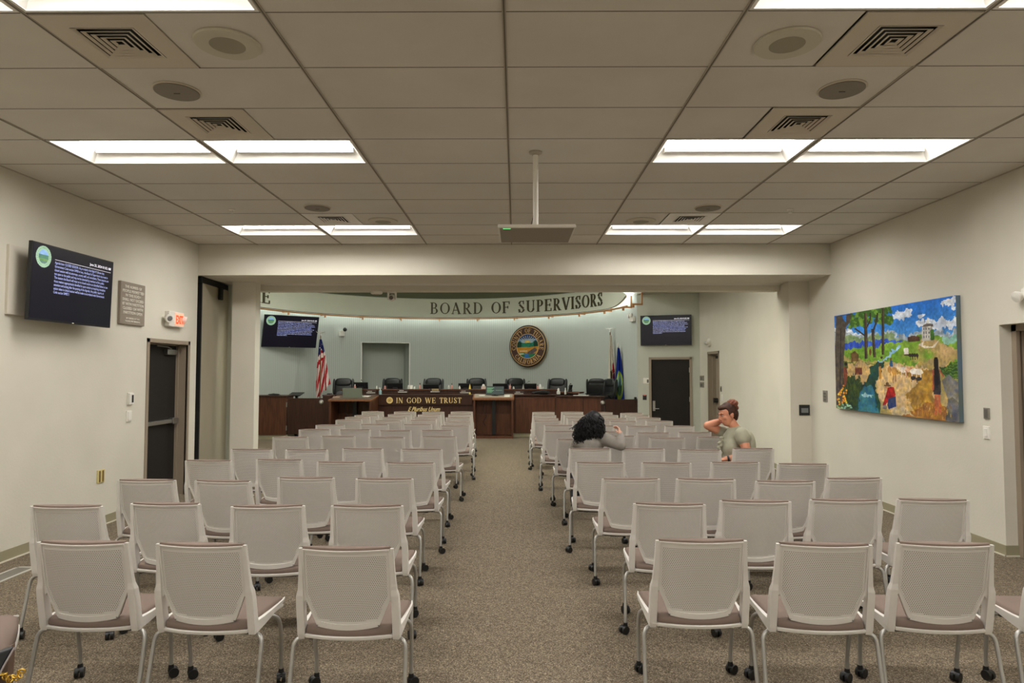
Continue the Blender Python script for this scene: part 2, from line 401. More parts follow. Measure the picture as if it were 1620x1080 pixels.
# ------------------------------------------------------------------ suspended ceiling
GX0, GX, GY0, GY = -.06, 1.2192, 3.255, .6096
xs = [XL]+[GX0+GX*k for k in range(-3, 4) if XL < GX0+GX*k < XR]+[XR]
ys = [YBACK]+[GY0+GY*k for k in range(-12, 11) if GY0+GY*k > YBACK+.05]+[YB]
LIGHTS = []   # (x index start, y start)
ROWS = (5.084, 8.132, 2.645, -.403, -2.84)  # the two rear rows are out of view, added to light the chair backs
for r in ROWS:
    for c in (-3, -2, 1, 2): LIGHTS.append((GX0+GX*c, r))
VENTS = [(-2.19, 3.56), (-2.19, 4.779), (-2.19, 7.827), (2.08, 3.56), (2.08, 4.779), (2.08, 7.827)]
def is_open(x, y):
    for lx, ly in LIGHTS:
        if lx < x < lx+GX and ly < y < ly+GY: return True
    for vx, vy in VENTS:
        if abs(x-vx) < .305 and abs(y-vy) < .305: return True
    return False
mb = MB(); xx = sorted(set(xs+[round(GX0+GX*(k+.5), 5) for k in range(-4, 4) if XL < GX0+GX*(k+.5) < XR]))
for x0, x1 in zip(xx, xx[1:]):
    for y0, y1 in zip(ys, ys[1:]):
        if not is_open((x0+x1)/2, (y0+y1)/2): mb.box((x0, y0, HC), (x1, y1, HC+.02))
mb.box((XL-.3, YBACK-.2, HC+.35), (XR+.3, YB+.1, HC+.45), 1)
struct('ceiling', mb, [tile_m, grid_m])
mb = MB()
for x in xs[1:-1]: mb.box((x-.011, YBACK, HC-.006), (x+.011, YB, HC+.002)); 
for x in xs[1:-1]: mb.box((x-.004, YBACK, HC-.0075), (x+.004, YB, HC-.006), 1)
for y in ys[1:-1]: mb.box((XL, y-.0025, HC-.002), (XR, y+.0025, HC+.002), 1)
mb.box((XL, YBACK, HC-.004), (XL+.02, YB, HC)); mb.box((XR-.02, YBACK, HC-.004), (XR, YB, HC)); mb.box((XL, YB-.02, HC-.004), (XR, YB, HC))
struct('trim_6', mb, [grid_m, mat('grid reveal', (110,102,90), .8)])

# recessed troffers: housing with sloped ends, white lower reflector and a lit lens
lens_m = mat('lit lens', (255,253,250), .5, emit=TROFFER)
lensd_m = mat('added drum lens', (255,255,244), .5, emit=DRUM)
lensf_m = mat('added chamber lens', (255,252,240), .5, emit=FARLIGHT)
troff_m = mat('troffer white enamel', (232,229,222), .5)
def troffer_meshes():
    a, b = GX-.03, GY-.02; h = .1; mb = MB()
    # frame lip
    for q in (((0,0,-.004),(a,.018,.004)), ((0,b-.018,-.004),(a,b,.004)), ((0,.018,-.004),(.018,b-.018,.004)), ((a-.018,.018,-.004),(a,b-.018,.004))): mb.box(*q)
    # sloped reflector walls, open below
    o = [(.018,.018,0),(a-.018,.018,0),(a-.018,b-.018,0),(.018,b-.018,0)]
    i = [(.10,.05,h),(a-.10,.05,h),(a-.10,b-.09,h),(.10,b-.09,h)]
    t = [(p[0],p[1],h+.01) for p in o]
    mb.add(o+i, [(0,1,5,4),(1,2,6,5),(2,3,7,6),(3,0,4,7)]); mb.add(o+t, [(0,1,5,4),(1,2,6,5),(2,3,7,6),(3,0,4,7),(4,5,6,7)])
    # inner step that hides the far edge of the lens
    mb.box((.10, b-.13, h-.045), (a-.10, b-.09, h))
    L = MB(); rs = []
    for k in range(9):
        x = k/8; y = .055+x*(b-.19); z = h-.004-.022*math.sin(PI*x)
        rs.append([(.105,y,z),(a-.105,y,z)])
    L.rings(rs, close=False, caps=False)
    L.add([(.105,.055+x/8*(b-.19),h-.004-.022*math.sin(PI*x/8)) for x in range(9)]+[(.105,.055,h),(.105,b-.135,h)], [tuple(range(9))+(10,9)])
    L.add([(a-.105,.055+x/8*(b-.19),h-.004-.022*math.sin(PI*x/8)) for x in range(9)]+[(a-.105,.055,h),(a-.105,b-.135,h)], [tuple(range(9))+(10,9)])
    return mb.mesh('troffer_housing', troff_m), L.mesh('troffer_lens', lens_m, True)
hm, lm = troffer_meshes()
side = {-3: 'outer left', -2: 'inner left', 1: 'inner right', 2: 'outer right'}
rown = {5.084: 'middle row', 8.132: 'row next to the beam', 2.645: 'row at the top edge of the photo', -.403: 'added unseen row behind the viewpoint', -2.84: 'added unseen rearmost row'}
for c in (-3, -2, 1, 2):
    for r in ROWS:
        if r < 2 and c in (-3, 2) and False: continue
        t = thing('ceiling_light', 'recessed fluorescent troffer, %s, %s column' % (rown[r], side[c]), 'ceiling light', (GX0+GX*c+.015, r+.01, HC), group='troffers in the meeting room ceiling')
        for nm, me in (('housing', hm), ('lens', lm)):
            o = bpy.data.objects.new(nm, me); COL.objects.link(o); o.parent = t

# square diffusers
def vent_mb():
    f = MB(); s = .295
    f.box((-s,-s,-.006),(s,-.17,.004)); f.box((-s,.17,-.006),(s,s,.004)); f.box((-s,-.17,-.006),(-.17,.17,.004)); f.box((.17,-.17,-.006),(s,.17,.004))
    l = MB()
    for k in range(5):
        o = .168-.033*k; i = o-.017; z0 = -.008; z1 = -.003
        A = [(-o,-o,z0),(o,-o,z0),(o,o,z0),(-o,o,z0)]; B = [(-i,-i,z1),(i,-i,z1),(i,i,z1),(-i,i,z1)]
        A2 = [(x*.99,y*.99,z+.003) for x,y,z in A]; B2 = [(x,y,z+.003) for x,y,z in B]
        # blades slope up and inwards
        l.add(A+B+A2+B2, [(0,1,5,4),(1,2,6,5),(2,3,7,6),(3,0,4,7),(8,9,13,12),(9,10,14,13),(10,11,15,14),(11,8,12,15),(0,1,9,8),(1,2,10,9),(2,3,11,10),(3,0,8,11)])
    d = MB().box((-.2,-.2,.05),(.2,.2,.06)); d.box((-.2,-.2,0.0),(-.17,.2,.05)); d.box((.17,-.2,0.0),(.2,.2,.05)); d.box((-.17,-.2,0.0),(.17,-.17,.05)); d.box((-.17,.17,0.0),(.17,.2,.05))
    return f, l, d
vf, vl, vd = vent_mb()
vfm, vlm, vdm = vf.mesh('vent_panel', cream_m), vl.mesh('vent_louvers', cream_m), vd.mesh('vent_duct', rubber_m)
vfw = vf.mesh('vent_panel_white', white_m); vlw = vl.mesh('vent_louvers_white', white_m)
vn = ['nearest left', 'second nearest left', 'small bright far left', 'nearest right', 'second nearest right', 'small bright far right']
for i, (x, y) in enumerate(VENTS):
    far = y > 7
    t = thing('ceiling_vent', '%s square ceiling air diffuser with stepped louvres' % vn[i], 'air vent', (x, y, HC), group='air diffusers in the ceiling')
    for nm, me in (('panel', vfw if far else vfm), ('louver', vlw if far else vlm), ('duct', vdm)):
        o = bpy.data.objects.new(nm, me); COL.objects.link(o); o.parent = t
# round speakers
grille_m = mat('grey speaker grille', (140,132,120), .8, bump=.4, bscale=900)
sage_m = mat('pale speaker ring', (196,190,172), .6); sagein_m = mat('pale speaker grille', (158,152,132), .8, bump=.4, bscale=900)
def speaker(px, py, kind, label):
    p = onz(px, py, HC); t = thing('ceiling_speaker', label, 'speaker', (p.x, p.y, HC-.004), group='round ceiling speakers')
    if kind == 'pale':
        MB().lathe([(.175,.004),(.178,-.004),(.172,-.011),(.1,-.014),(.095,-.012),(.09,0)], 40).build('ring', sage_m, t, True)
        MB().lathe([(.096,-.002),(.095,-.0125),(.02,-.0145),(.001,-.0145)], 40).build('grille', sagein_m, t, True)
    else:
        MB().lathe([(.145,.004),(.147,-.003),(.143,-.006),(.135,-.006)], 40).build('ring', cream_m, t, True)
        MB().lathe([(.137,.0),(.136,-.012),(.02,-.016),(.001,-.016)], 40).build('grille', grille_m, t, True)
        MB().box((-.02,-.002,-.019),(.02,.002,-.015)).build('badge', black_m, t)
for a in [(360,68,'pale','large pale round ceiling speaker beside the nearest left diffuser'), (280,143,'grey','grey round ceiling speaker behind the nearest left diffuser'),
          (502,328,'grey','grey round ceiling speaker before the far left diffuser'), (606,349,'pale','pale round ceiling speaker beside the far left diffuser'),
          (1245,67,'pale','large pale round ceiling speaker beside the nearest right diffuser'), (1332,140,'grey','grey round ceiling speaker behind the nearest right diffuser'),
          (1120,328,'grey','grey round ceiling speaker before the far right diffuser'), (1014,349,'pale','pale round ceiling speaker beside the far right diffuser')]: speaker(*a)
for px, py, s in ((367,331,'left'), (1250,331,'right')):
    p = onz(px, py, HC); t = thing('fire_sprinkler', 'white ceiling sprinkler head on the %s half of the ceiling' % s, 'sprinkler', (p.x, p.y, HC-.004))
    MB().lathe([(.035,.004),(.036,-.002),(.03,-.008),(.012,-.01)], 20).build('escutcheon', white_m, t, True)
    MB().lathe([(.012,-.008),(.01,-.03),(.02,-.034),(.02,-.038),(.001,-.038)], 16).build('nozzle', white_m, t, True)
# hanging microphone panel
pp = onz(847, 238, HC)
t = thing('ceiling_microphone_panel', 'white square microphone panel with green light hanging on a pole from the ceiling', 'microphone panel', (.165, 5.40, HC))
MB().lathe([(.055,.0),(.055,-.012),(.03,-.02),(.03,-.03)], 24).build('ceiling_plate', grid_m, t, True)
MB().tube([(0,0,-.02),(0,0,-.635)], .0225, 20).build('pole', white_m, t, True)
mb = MB().box((-.06,-.05,-.655),(.06,.05,-.635)); mb.box((-.07,-.05,-.672),(-.055,.05,-.64)); mb.box((.055,-.05,-.672),(.07,.05,-.64)); mb.cbox((0,0,-.663),(.04,.06,.02)); mb.build('bracket', steel_m, t, bevel=.003)
MB().box((-.305,-.3,-.70),(.305,.3,-.672)).build('panel', [mat('microphone panel white', (214,208,196), .5)], t, bevel=.006)
MB().box((-.29,-.288,-.7015),(.29,.288,-.70)).build('grille', mat('microphone panel cloth', (150,142,128), .8), t)
MB().box((-.265,-.283,-.7045),(-.205,-.272,-.7015)).build('status_light', mat('green led', (70,225,120), .4, emit=1.6), t)
MB().tube(bez([(-.015,.0,-.5),(-.035,0,-.6),(-.075,0,-.668)]), .003, 6).build('cable', black_m, t, True)

# ------------------------------------------------------------------ doors of the main room
def door_left():
    f = MB(); w = .05
    X0, X1 = XL-.13, XL+.012
    f.box((XL-.02, DL0-.03, 0), (X1, DL0+w-.03, DLZ+.03)); f.box((XL-.02, DL1-w+.03, 0), (X1, DL1+.03, DLZ+.03)); f.box((XL-.02, DL0-.03, DLZ-.02), (X1, DL1+.03, DLZ+.03))
    f.box((XL-.2, DL0, 0), (XL, DL0+.02, DLZ)); f.box((XL-.2, DL1-.02, 0), (XL, DL1, DLZ)); f.box((XL-.2, DL0, DLZ-.02), (XL, DL1, DLZ))
    f.box((XL-.2, DL1-.035, 0), (XL-.12, DL1-.02, DLZ-.02)); f.box((XL-.2, DL0+.02, DLZ-.035), (XL-.12, DL1-.02, DLZ-.02))
    o = struct('door_1', f, frame_m)
    pn = MB().box((XL-.2, DL0+.022, .01), (XL-.155, DL1-.036, DLZ-.036)).build('door_panel', doordark_m, o, bevel=.002)
    bar = MB().box((XL-.155, DL0+.06, .995), (XL-.10, DL1-.10, 1.045)); bar.box((XL-.155, DL1-.2, .98), (XL-.085, DL1-.06, 1.06)); bar.box((XL-.155, DL0+.04, .985), (XL-.09, DL0+.11, 1.055))
    bar.build('push_bar', steel_m, pn, bevel=.004)
    c = MB().box((XL-.155, DL1-.35, DLZ-.16), (XL-.10, DL1-.09, DLZ-.09)); c.tube([(XL-.12, DL1-.22, DLZ-.08), (XL-.07, DL1-.42, DLZ-.06), (XL-.1, DL1-.62, DLZ-.05)], .009, 8)
    c.build('door_closer', steel_m, pn, bevel=.004)
    MB().box((XL-.36, DL0-.1, 0), (XL-.355, DL1+.1, DLZ+.1)).build('backing', black_m, o)
door_left()
def door_right():
    f = MB(); a = XR+.11
    f.box((a, DR1-.06, 0), (a+.03, DR1, DRZ)); f.box((a, DR0, DRZ-.06), (a+.03, DR1, DRZ)); f.box((a, DR0, 0), (a+.03, DR0+.06, DRZ))
    f.box((a+.03, DR1-.03, 0), (a+.13, DR1, DRZ)); f.box((a+.06, DR1-.05, 0), (a+.13, DR1-.03, DRZ)); f.box((a+.03, DR0, DRZ-.03), (a+.13, DR1, DRZ))
    o = struct('door_2', f, frame_m)
    p = MB().box((a+.13, DR0, .01), (a+.175, DR1-.03, DRZ-.01)).build('door_panel', doorbrown_m, o)
    b = MB().box((a+.06, DR0+.05, .97), (a+.12, DR1-.18, 1.03)); b.box((a+.03, DR1-.24, .95), (a+.13, DR1-.11, 1.06)); b.build('push_bar', black_m, p, bevel=.005)
    MB().box((XR+.34, DR0-.1, 0), (XR+.345, DR1+.1, DRZ+.1)).build('backing', black_m, o)
door_right()
# ------------------------------------------------------------------ the round end of the chamber
def arc(phi, R, z): return (FX+R*math.sin(phi), FY+R*math.cos(phi), z)
def phi_of(px, R):
    """angle on the circle of radius R met by the vertical plane of a sight line"""
    d = ray(px, 500); k = d.x/d.y; lo, hi = -1.7, 1.6
    f = lambda a: FX+R*math.sin(a)-k*(FY+R*math.cos(a))
    for _ in range(60):
        m = (lo+hi)/2
        if f(m) < 0: lo = m
        else: hi = m
    return (lo+hi)/2
def arcmesh(name, m, R, z0, z1, a0, a1, n=80, hole=None, thick=.08, uv=True, struct_=True):
    """curved wall with its own thickness outward; hole=(b0,b1,ztop)"""
    angs = [a0+(a1-a0)*i/n for i in range(n+1)]
    if hole: angs = sorted(set([a for a in angs if not hole[0]-.01 < a < hole[1]+.01]+[hole[0], (hole[0]+hole[1])/2, hole[1]]+[hole[0]+(hole[1]-hole[0])*k/8 for k in range(9)]))
    mb = MB(); uvs = []
    for a, b in zip(angs, angs[1:]):
        segs = [(z0, z1)]
        if hole and hole[0]-1e-6 <= (a+b)/2 <= hole[1]+1e-6: segs = [(hole[2], z1)]
        for lo, hi in segs:
            vs = [arc(a,R,lo), arc(b,R,lo), arc(b,R,hi), arc(a,R,hi), arc(a,R+thick,lo), arc(b,R+thick,lo), arc(b,R+thick,hi), arc(a,R+thick,hi)]
            mb.add(vs, [(0,1,2,3),(7,6,5,4),(3,2,6,7),(4,5,1,0)])
    me = bpy.data.meshes.new(name); me.from_pydata(mb.v, [], mb.f); me.materials.append(m)
    ul = me.uv_layers.new(name='arc')
    for p in me.polygons:
        for li in p.loop_indices:
            v = me.vertices[me.loops[li].vertex_index].co
            ul.data[li].uv = (math.atan2(v.x-FX, v.y-FY)*R, v.z)
    o = bpy.data.objects.new(name, me); COL.objects.link(o)
    if struct_: o['kind'] = 'structure'
    return o
pc = math.atan2(CR[0]-FX, CR[1]-FY)
nb0, nb1 = phi_of(572.5, RW), phi_of(648.5, RW); NZ = 2.57
arcmesh('wall_round', rib_m, RW, 0, 3.95, -PI/2, pc, 96, (nb0, nb1, NZ))
# niche: a shallow room behind the opening
mb = MB(); A, B = arc(nb0, RW+.02, 0), arc(nb1, RW+.02, 0); mid = (nb0+nb1)/2; dx, dy = math.sin(mid)*.75, math.cos(mid)*.75
me = bpy.data.meshes.new('wall_niche')
vs = [A, B, (B[0]+dx, B[1]+dy, 0), (A[0]+dx, A[1]+dy, 0)]; vs = [Vector(v) for v in vs]; up = Vector((0,0,NZ))
V = vs+[v+up for v in vs]
me.from_pydata(V, [], [(0,3,7,4),(3,2,6,7),(2,1,5,6),(4,7,6,5)]); me.materials.append(rib_m); ul = me.uv_layers.new(name='arc')
for p in me.polygons:
    for li in p.loop_indices:
        v = me.vertices[me.loops[li].vertex_index].co; ul.data[li].uv = (v.x*1.1+v.y*.3, v.z)
o = bpy.data.objects.new('wall_niche', me); COL.objects.link(o); o['kind'] = 'structure'
e = MB()
for a, s in ((nb0, -1), (nb1, 1)):
    e.add([arc(a-.003,RW-.008,0), arc(a+.003,RW-.008,0), arc(a+.003,RW-.008,NZ), arc(a-.003,RW-.008,NZ), arc(a-.003,RW+.02,0), arc(a+.003,RW+.02,0), arc(a+.003,RW+.02,NZ), arc(a-.003,RW+.02,NZ)],
          [(0,1,2,3),(0,4,5,1),(1,5,6,2),(2,6,7,3),(3,7,4,0),(7,6,5,4)])
for k in range(8):
    a, b = nb0+(nb1-nb0)*k/8, nb0+(nb1-nb0)*(k+1)/8
    e.add([arc(a,RW-.008,NZ-.01), arc(b,RW-.008,NZ-.01), arc(b,RW-.008,NZ+.01), arc(a,RW-.008,NZ+.01), arc(a,RW+.02,NZ-.01), arc(b,RW+.02,NZ-.01)], [(0,1,2,3),(0,4,5,1)])
struct('trim_7', e, white_m)
# door wall at the right, turned to the round wall
DW0, DW1 = Vector((CR[0], CR[1], 0)), Vector((XR, 16.16, 0)); dwd = (DW1-DW0); DWL = dwd.length; dwa = math.atan2(dwd.y, dwd.x)
DWM = Matrix.Translation(DW0) @ Matrix.Rotation(dwa, 4, 'Z')       # local x along the wall, -y towards the room
def on_dw(px, py):
    """point on the door wall, in its own coordinates"""
    d = ray(px, py); n = Vector((-math.sin(dwa), math.cos(dwa), 0)); t = (DW0-Vector((0,0,CAMZ))).dot(n)/d.dot(n)
    return DWM.inverted() @ (Vector((0,0,CAMZ))+d*t)
q0, q1 = on_dw(1030.5, 600).x, on_dw(1091, 600).x; qz = on_dw(1060, 568.5).z
mb = MB(); mb.box((0,0,0),(q0,.2,FARC+1),0,DWM); mb.box((q1,0,0),(DWL+.2,.2,FARC+1),0,DWM); mb.box((q0,0,qz),(q1,.2,FARC+1),0,DWM)
struct('wall_door_end', mb, farwall_m)
f = MB(); w = .06
f.box((q0-w,-.015,0),(q0,.1,qz+w),0,DWM); f.box((q1,-.015,0),(q1+w,.1,qz+w),0,DWM); f.box((q0-w,-.015,qz),(q1+w,.1,qz+w),0,DWM)
d3 = struct('door_3', f, frame_m)
dp = MB().box((q0,.03,.01),(q1,.07,qz),0,DWM).build('door_panel', doordark_m, d3)
h = on_dw(1034.5, 640); l = MB(); l.box((h.x-.03,.015,.70),(h.x+.03,.03,.95),0,DWM); l.tube([DWM@Vector((h.x,.02,.76)), DWM@Vector((h.x,-.03,.76)), DWM@Vector((h.x+.13,-.03,.76))], .011, 10)
l.build('door_handle', steel_m, dp)
l = MB()
for z in (1.72, 1.0): l.box((q1-.012,.01,z-.06),(q1+.01,.035,z+.06),0,DWM)
l.build('hinge', steel_m, dp)
# door in the right wall of the chamber
f = MB(); a, b = 14.66, 15.48
f.box((XR-.01, b-.03, 0),(XR+.1, b+.03, 2.145)); f.box((XR-.01, a-.03, 0),(XR+.1, a+.03, 2.145)); f.box((XR-.01, a-.03, 2.085),(XR+.1, b+.03, 2.145))
f.box((XR+.08, b-.07, 0),(XR+.3, b-.03, 2.1)); f.box((XR+.08, a, 2.06),(XR+.3, b-.03, 2.1))
d4 = struct('door_4', f, frame_m)
dp = MB().box((XR+.16, a+.02, .01),(XR+.2, b-.06, 2.07)).build('door_panel', mat('paler brown door paint', (150,138,120), .5), d4)  # even brown, a little paler than the other brown door
l = MB(); l.box((XR+.08, b-.55, 1.0),(XR+.13, b-.12, 1.05)); l.box((XR+.07, b-.2, .97),(XR+.16, b-.1, 1.07)); l.build('push_bar', black_m, dp, bevel=.006)
MB().box((XR+.08, a+.15, 1.98),(XR+.16, a+.5, 2.04)).build('door_closer', rubber_m, dp)
# other chamber walls
struct('wall_chamber_left', MB().box((XFL-.1, YC1, 0),(XFL, 16.0, FARC+1)), farwall_m)
mb = MB(); mb.box((XFL, YC1+.1, 0),(-4.384, YC1+.2, FARC+.1)); struct('wall_chamber_front', mb, farwall_m)
# chamber ceiling: flat soffit around a raised round drum
mb = MB(); n = 72
def rect_hit(a):
    x0, x1, y0, y1 = XFL-FX, XR+.3-FX, YC1+.1-FY, 22-FY
    dx, dy = math.sin(a), math.cos(a); t = min([v for v in ((x1/dx if dx > 0 else x0/dx) if abs(dx) > 1e-9 else 99, (y1/dy if dy > 0 else y0/dy) if abs(dy) > 1e-9 else 99)])
    return (FX+dx*t, FY+dy*t)
for k in range(n):
    a, b = 2*PI*k/n, 2*PI*(k+1)/n; p, q = rect_hit(a), rect_hit(b); r0 = RW
    mb.add([arc(a,r0,FARC), arc(b,r0,FARC), (q[0],q[1],FARC), (p[0],p[1],FARC), arc(a,r0,FARC+.05), arc(b,r0,FARC+.05), (q[0],q[1],FARC+.05), (p[0],p[1],FARC+.05)], [(0,1,2,3),(7,6,5,4),(0,4,5,1)])
struct('ceiling_chamber', mb, mat('soffit grey', (186,184,170), .85, spec=.15))
for cxy in ((XFL,YC1),(XR+.3,YC1),): pass
mb = MB(); mb.box((3.2, YC1+.1, FARC),(XR+.3, 13, FARC+.05)); mb.box((XFL, YC1+.1, FARC),(-6.5, 12, FARC+.05)); struct('ceiling_chamber_corner', mb, MATS['soffit grey'])
# drum above the fascia and its ceiling
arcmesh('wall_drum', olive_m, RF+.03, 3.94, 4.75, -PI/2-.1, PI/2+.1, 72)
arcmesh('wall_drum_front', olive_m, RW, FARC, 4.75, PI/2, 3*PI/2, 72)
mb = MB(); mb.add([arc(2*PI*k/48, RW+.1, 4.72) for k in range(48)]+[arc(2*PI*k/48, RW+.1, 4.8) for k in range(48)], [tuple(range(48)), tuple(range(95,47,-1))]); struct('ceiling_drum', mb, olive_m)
# cove ceiling between fascia and round wall
mb = MB(); cov = mat('cove white', (225,228,222), .7)
for k in range(60):
    a, b = -PI/2+PI*1.0*k/60, -PI/2+PI*(k+1)/60
    mb.add([arc(a,RF-.02,3.92), arc(b,RF-.02,3.92), arc(b,RW+.06,3.92), arc(a,RW+.06,3.92), arc(a,RF-.02,3.96), arc(b,RF-.02,3.96), arc(b,RW+.06,3.96), arc(a,RW+.06,3.96)], [(0,1,2,3),(7,6,5,4)])
struct('ceiling_cove', mb, cov)
# fascia band, tapering to a point at its right end
fa0, fa1 = -PI/2-.05, phi_of(990, RF); ft = phi_of(936, RF)
mb = MB(); n = 90; rs = []
for k in range(n+1):
    a = fa0+(fa1-fa0)*k/n; t = max(0, (a-ft)/(fa1-ft)); zt = 3.95-.34*t**2.3; tb = max(0, (a-ft-.14)/(fa1-ft-.14)); zb = 3.36+.22*tb**2.2
    rs.append([arc(a,RF,zb), arc(a,RF,zt), arc(a,RF+.04,zt), arc(a,RF+.04,zb)])
mb.rings(rs); struct('trim_8', mb, fasc_m, smooth=True)
mb = MB(); rs = []
for k in range(n+1):
    a = fa0+(fa1-fa0)*k/n; tb = max(0, (a-ft-.14)/(fa1-ft-.14)); zb = 3.36+.22*tb**2.2
    rs.append([arc(a,RF-.012,zb-.012), arc(a,RF-.012,zb+.006), arc(a,RF,zb+.006), arc(a,RF,zb-.012)])
mb.rings(rs); struct('trim_9', mb, mat('dark fascia edge', (92,92,76), .6))
# copper rail with brackets under the fascia, cove lamps above it
mb = MB()
rs = []
for k in range(n+1):
    a = -PI/2+(PI/2+pc)*k/n; rs.append([arc(a,RF-.004,3.306), arc(a,RF-.004,3.344), arc(a,RF+.04,3.344), arc(a,RF+.04,3.306)])
mb.rings(rs); rl = struct('trim_10', mb, copper_m)
for px in (455.7,513.7,573.6,634.6,695,755.5,814,868.5,917,957,987,1003):
    a = phi_of(px, RF+.06); M = Matrix.Translation(Vector(arc(a, RF+.06, 3.33))) @ Matrix.Rotation(-a, 4, 'Z')
    b = MB().box((-.012,-.04,-.02),(.012,.22,.02),0,M); b.box((-.015,-.045,-.085),(.015,.01,-.015),0,M); b.box((-.012,.18,-.02),(.012,.22,.3),0,M)
    b.build('bracket', copper_m, rl)
cl = mat('cove lamp', (244,250,255), .5, emit=COVE)
nl = 14
for k in range(nl):
    a0 = -PI/2+.02+(pc+PI/2-.05)*k/nl; a1 = a0+(pc+PI/2-.05)/nl*.93; rs = []
    for j in range(6):
        a = a0+(a1-a0)*j/5; rs.append([arc(a,RF+.10,3.62), arc(a,RF+.16,3.62), arc(a,RF+.16,3.65), arc(a,RF+.10,3.65)])
    cvl = MB().rings(rs).build('cove_lamp', cl); tag(cvl, 'linear cove lamp lighting the round wall from behind the curved fascia', 'cove lamp', 'cove lamps behind the fascia')
    h = MB(); M = Matrix.Translation(Vector(arc((a0+a1)/2, RF+.13, 3.65)))
    h.box((-.01,-.01,0),(.01,.01,.28),0,M); h.build('lamp_hanger', white_m, cvl)
# added, unseen lamps that brighten the chamber (above the sight line of the opening)
for k, (x, y) in enumerate([(-5.8,11.6),(-3.4,11.0),(-.6,10.95),(1.6,11.0),(2.7,11.5)]):
    tm = 1
    t = thing('ceiling_light', 'added unseen chamber troffer beyond the beam, %s from the left wall' % ['first','second','third','fourth','fifth','sixth'][k], 'ceiling light', (x, y, FARC-.001), group='added unseen troffers in the chamber ceiling')
    if (x-FX)**2+(y-FY)**2 < RW**2: t.location.z = FARC
    MB().box((-.61,-.305,-.012),(.61,.305,0)).build('frame', troff_m, t)
    MB().box((-.58,-.275,-.016),(.58,.275,-.012)).build('lens', lensf_m, t)
for k, (x, y) in enumerate([(-4.2,13.6),(-2,12.4),(.2,13.6),(-4.4,15.8),(-2,15.0),(.4,15.8)]):  # unseen lamps added to brighten the fascia and the round wall
    t = thing('ceiling_light', 'added unseen troffer inside the raised round ceiling, %s place' % ['left front','middle front','right front','left rear','middle rear','right rear'][k], 'ceiling light', (x, y, 4.719), group='added unseen troffers in the raised round ceiling')
    MB().box((-.61,-.305,-.012),(.61,.305,0)).build('frame', troff_m, t)
    MB().box((-.58,-.275,-.016),(.58,.275,-.012)).build('lens', lensd_m, t)
# raised platform and base of the dais
mb = MB(); pts = [(-6.4,17.5),(-5.2,17.45),(1.2,17.45),(2.25,16.8),(3.0,16.72)]
poly = pts+[arc(a, RW-.01, 0)[:2] for a in [phi_of(1004, RW)-i*(phi_of(1004,RW)+1.1)/24 for i in range(25)]]
mb.prism(poly, 'z', 0, PLAT); struct('floor_platform', mb, carpet_m)

# lettering on the fascia
let_m = mat('bronze letters', (88,82,58), .5, .3)
def arc_word(word, p0, p1, zb, H, parentname, label):
    t = thing('wall_lettering', label, 'lettering', (0,0,0)); W = text_width(word, .14); a0, a1 = phi_of(p0, RF), phi_of(p1, RF); s = (a1-a0)/W; x = 0
    for c in word:
        w = glyph(c)[1]
        if c != ' ':
            glyph_mb(c, lambda u, v, d, x=x: arc(a0+(x+u)*s, RF-.002-d, zb+v*H), .03).build('letter_'+c.lower(), let_m, t)
        x += w+.14
    return t
arc_word('BOARD OF SUPERVISORS', 680.5, 954, 3.475, .36, '', 'raised bronze words BOARD OF SUPERVISORS on the curved fascia')
t = arc_word('TULARE', 300, 426.5, 3.475, .36, '', 'bronze letters RE, end of a word, at the left end of the curved fascia')
for c in list(t.children):
    if c.name.split('.')[0] not in ('letter_r', 'letter_e'): bpy.data.objects.remove(c)

# ------------------------------------------------------------------ county seal
brown_m = mat('seal brown', (78,50,42), .5); dark_m = mat('seal dark edge', (38,28,26), .45)
sealgold_m = mat('seal gold', (230,190,122), .45, .0)
def seal_paint(n=150):
    p = Paint(n, n, (60,110,170))
    p.fill(p.V < .2, (38,72,130)); p.fill((p.V >= .2) & (p.V < .45), (92,140,190), (150,190,215), 14)
    for k in range(13):
        a = PI*k/12; p.strip([(.5+.1*math.cos(a), .38-.1*math.sin(a)), (.5+.42*math.cos(a), .38-.33*math.sin(a))], .016, (225,225,200))
    p.oval(.5,.36,.13,.11,(240,190,70)); p.oval(.5,.36,.08,.07,(250,222,120))
    p.poly([(0,.38),(.15,.3),(.3,.37),(.5,.35),(.7,.36),(.85,.28),(1,.36),(1,.6),(0,.6)], (20,110,90), (40,150,110), 18)
    p.poly([(0,.36),(.13,.28),(.22,.34),(.2,.55),(0,.56)], (14,60,44)); p.poly([(1,.34),(.86,.25),(.78,.34),(.8,.55),(1,.56)], (14,60,44))
    p.poly([(0,.55),(.3,.53),(.6,.54),(1,.5),(1,.8),(0,.8)], (214,160,54), (190,132,40), 12)
    p.poly([(.4,.86),(.55,.72),(.85,.55),(.95,.66),(.7,.86)], (84,74,78), (110,96,90), 16)
    for k in range(6): p.oval(.16+.06*k,.7,.02,.025,(240,226,190))
    p.poly([(0,.78),(.35,.76),(.5,.86),(.7,.82),(1,.8),(1,1),(0,1)], (30,110,76), (50,140,90), 14)
    p.poly([(.36,.8),(.52,.8),(.62,1),(.34,1)], (36,104,178), (70,140,200), 9); p.poly([(.05,.8),(.3,.79),(.36,.83),(.1,.86)], (206,210,180))
    return p
def seal_at(M, R, m_paint, parent, letters=True, rings=None):
    pass
sa = phi_of(839, RW); SM = Matrix.Translation(Vector(arc(sa, RW-.17, 2.447))) @ Matrix.Rotation(-sa, 4, 'Z') @ Matrix.Rotation(PI/2, 4, 'X')   # local x right, y up, z towards the room
t = thing('county_seal', 'large round brown and gold seal reading COUNTY OF TULARE CALIFORNIA on the round wall', 'seal'); t.matrix_world = SM
SR = .645
MB().lathe([(SR,-.05),(SR,.0),(SR-.015,.012),(.001,.012)], 72).build('rim', dark_m, t, True)
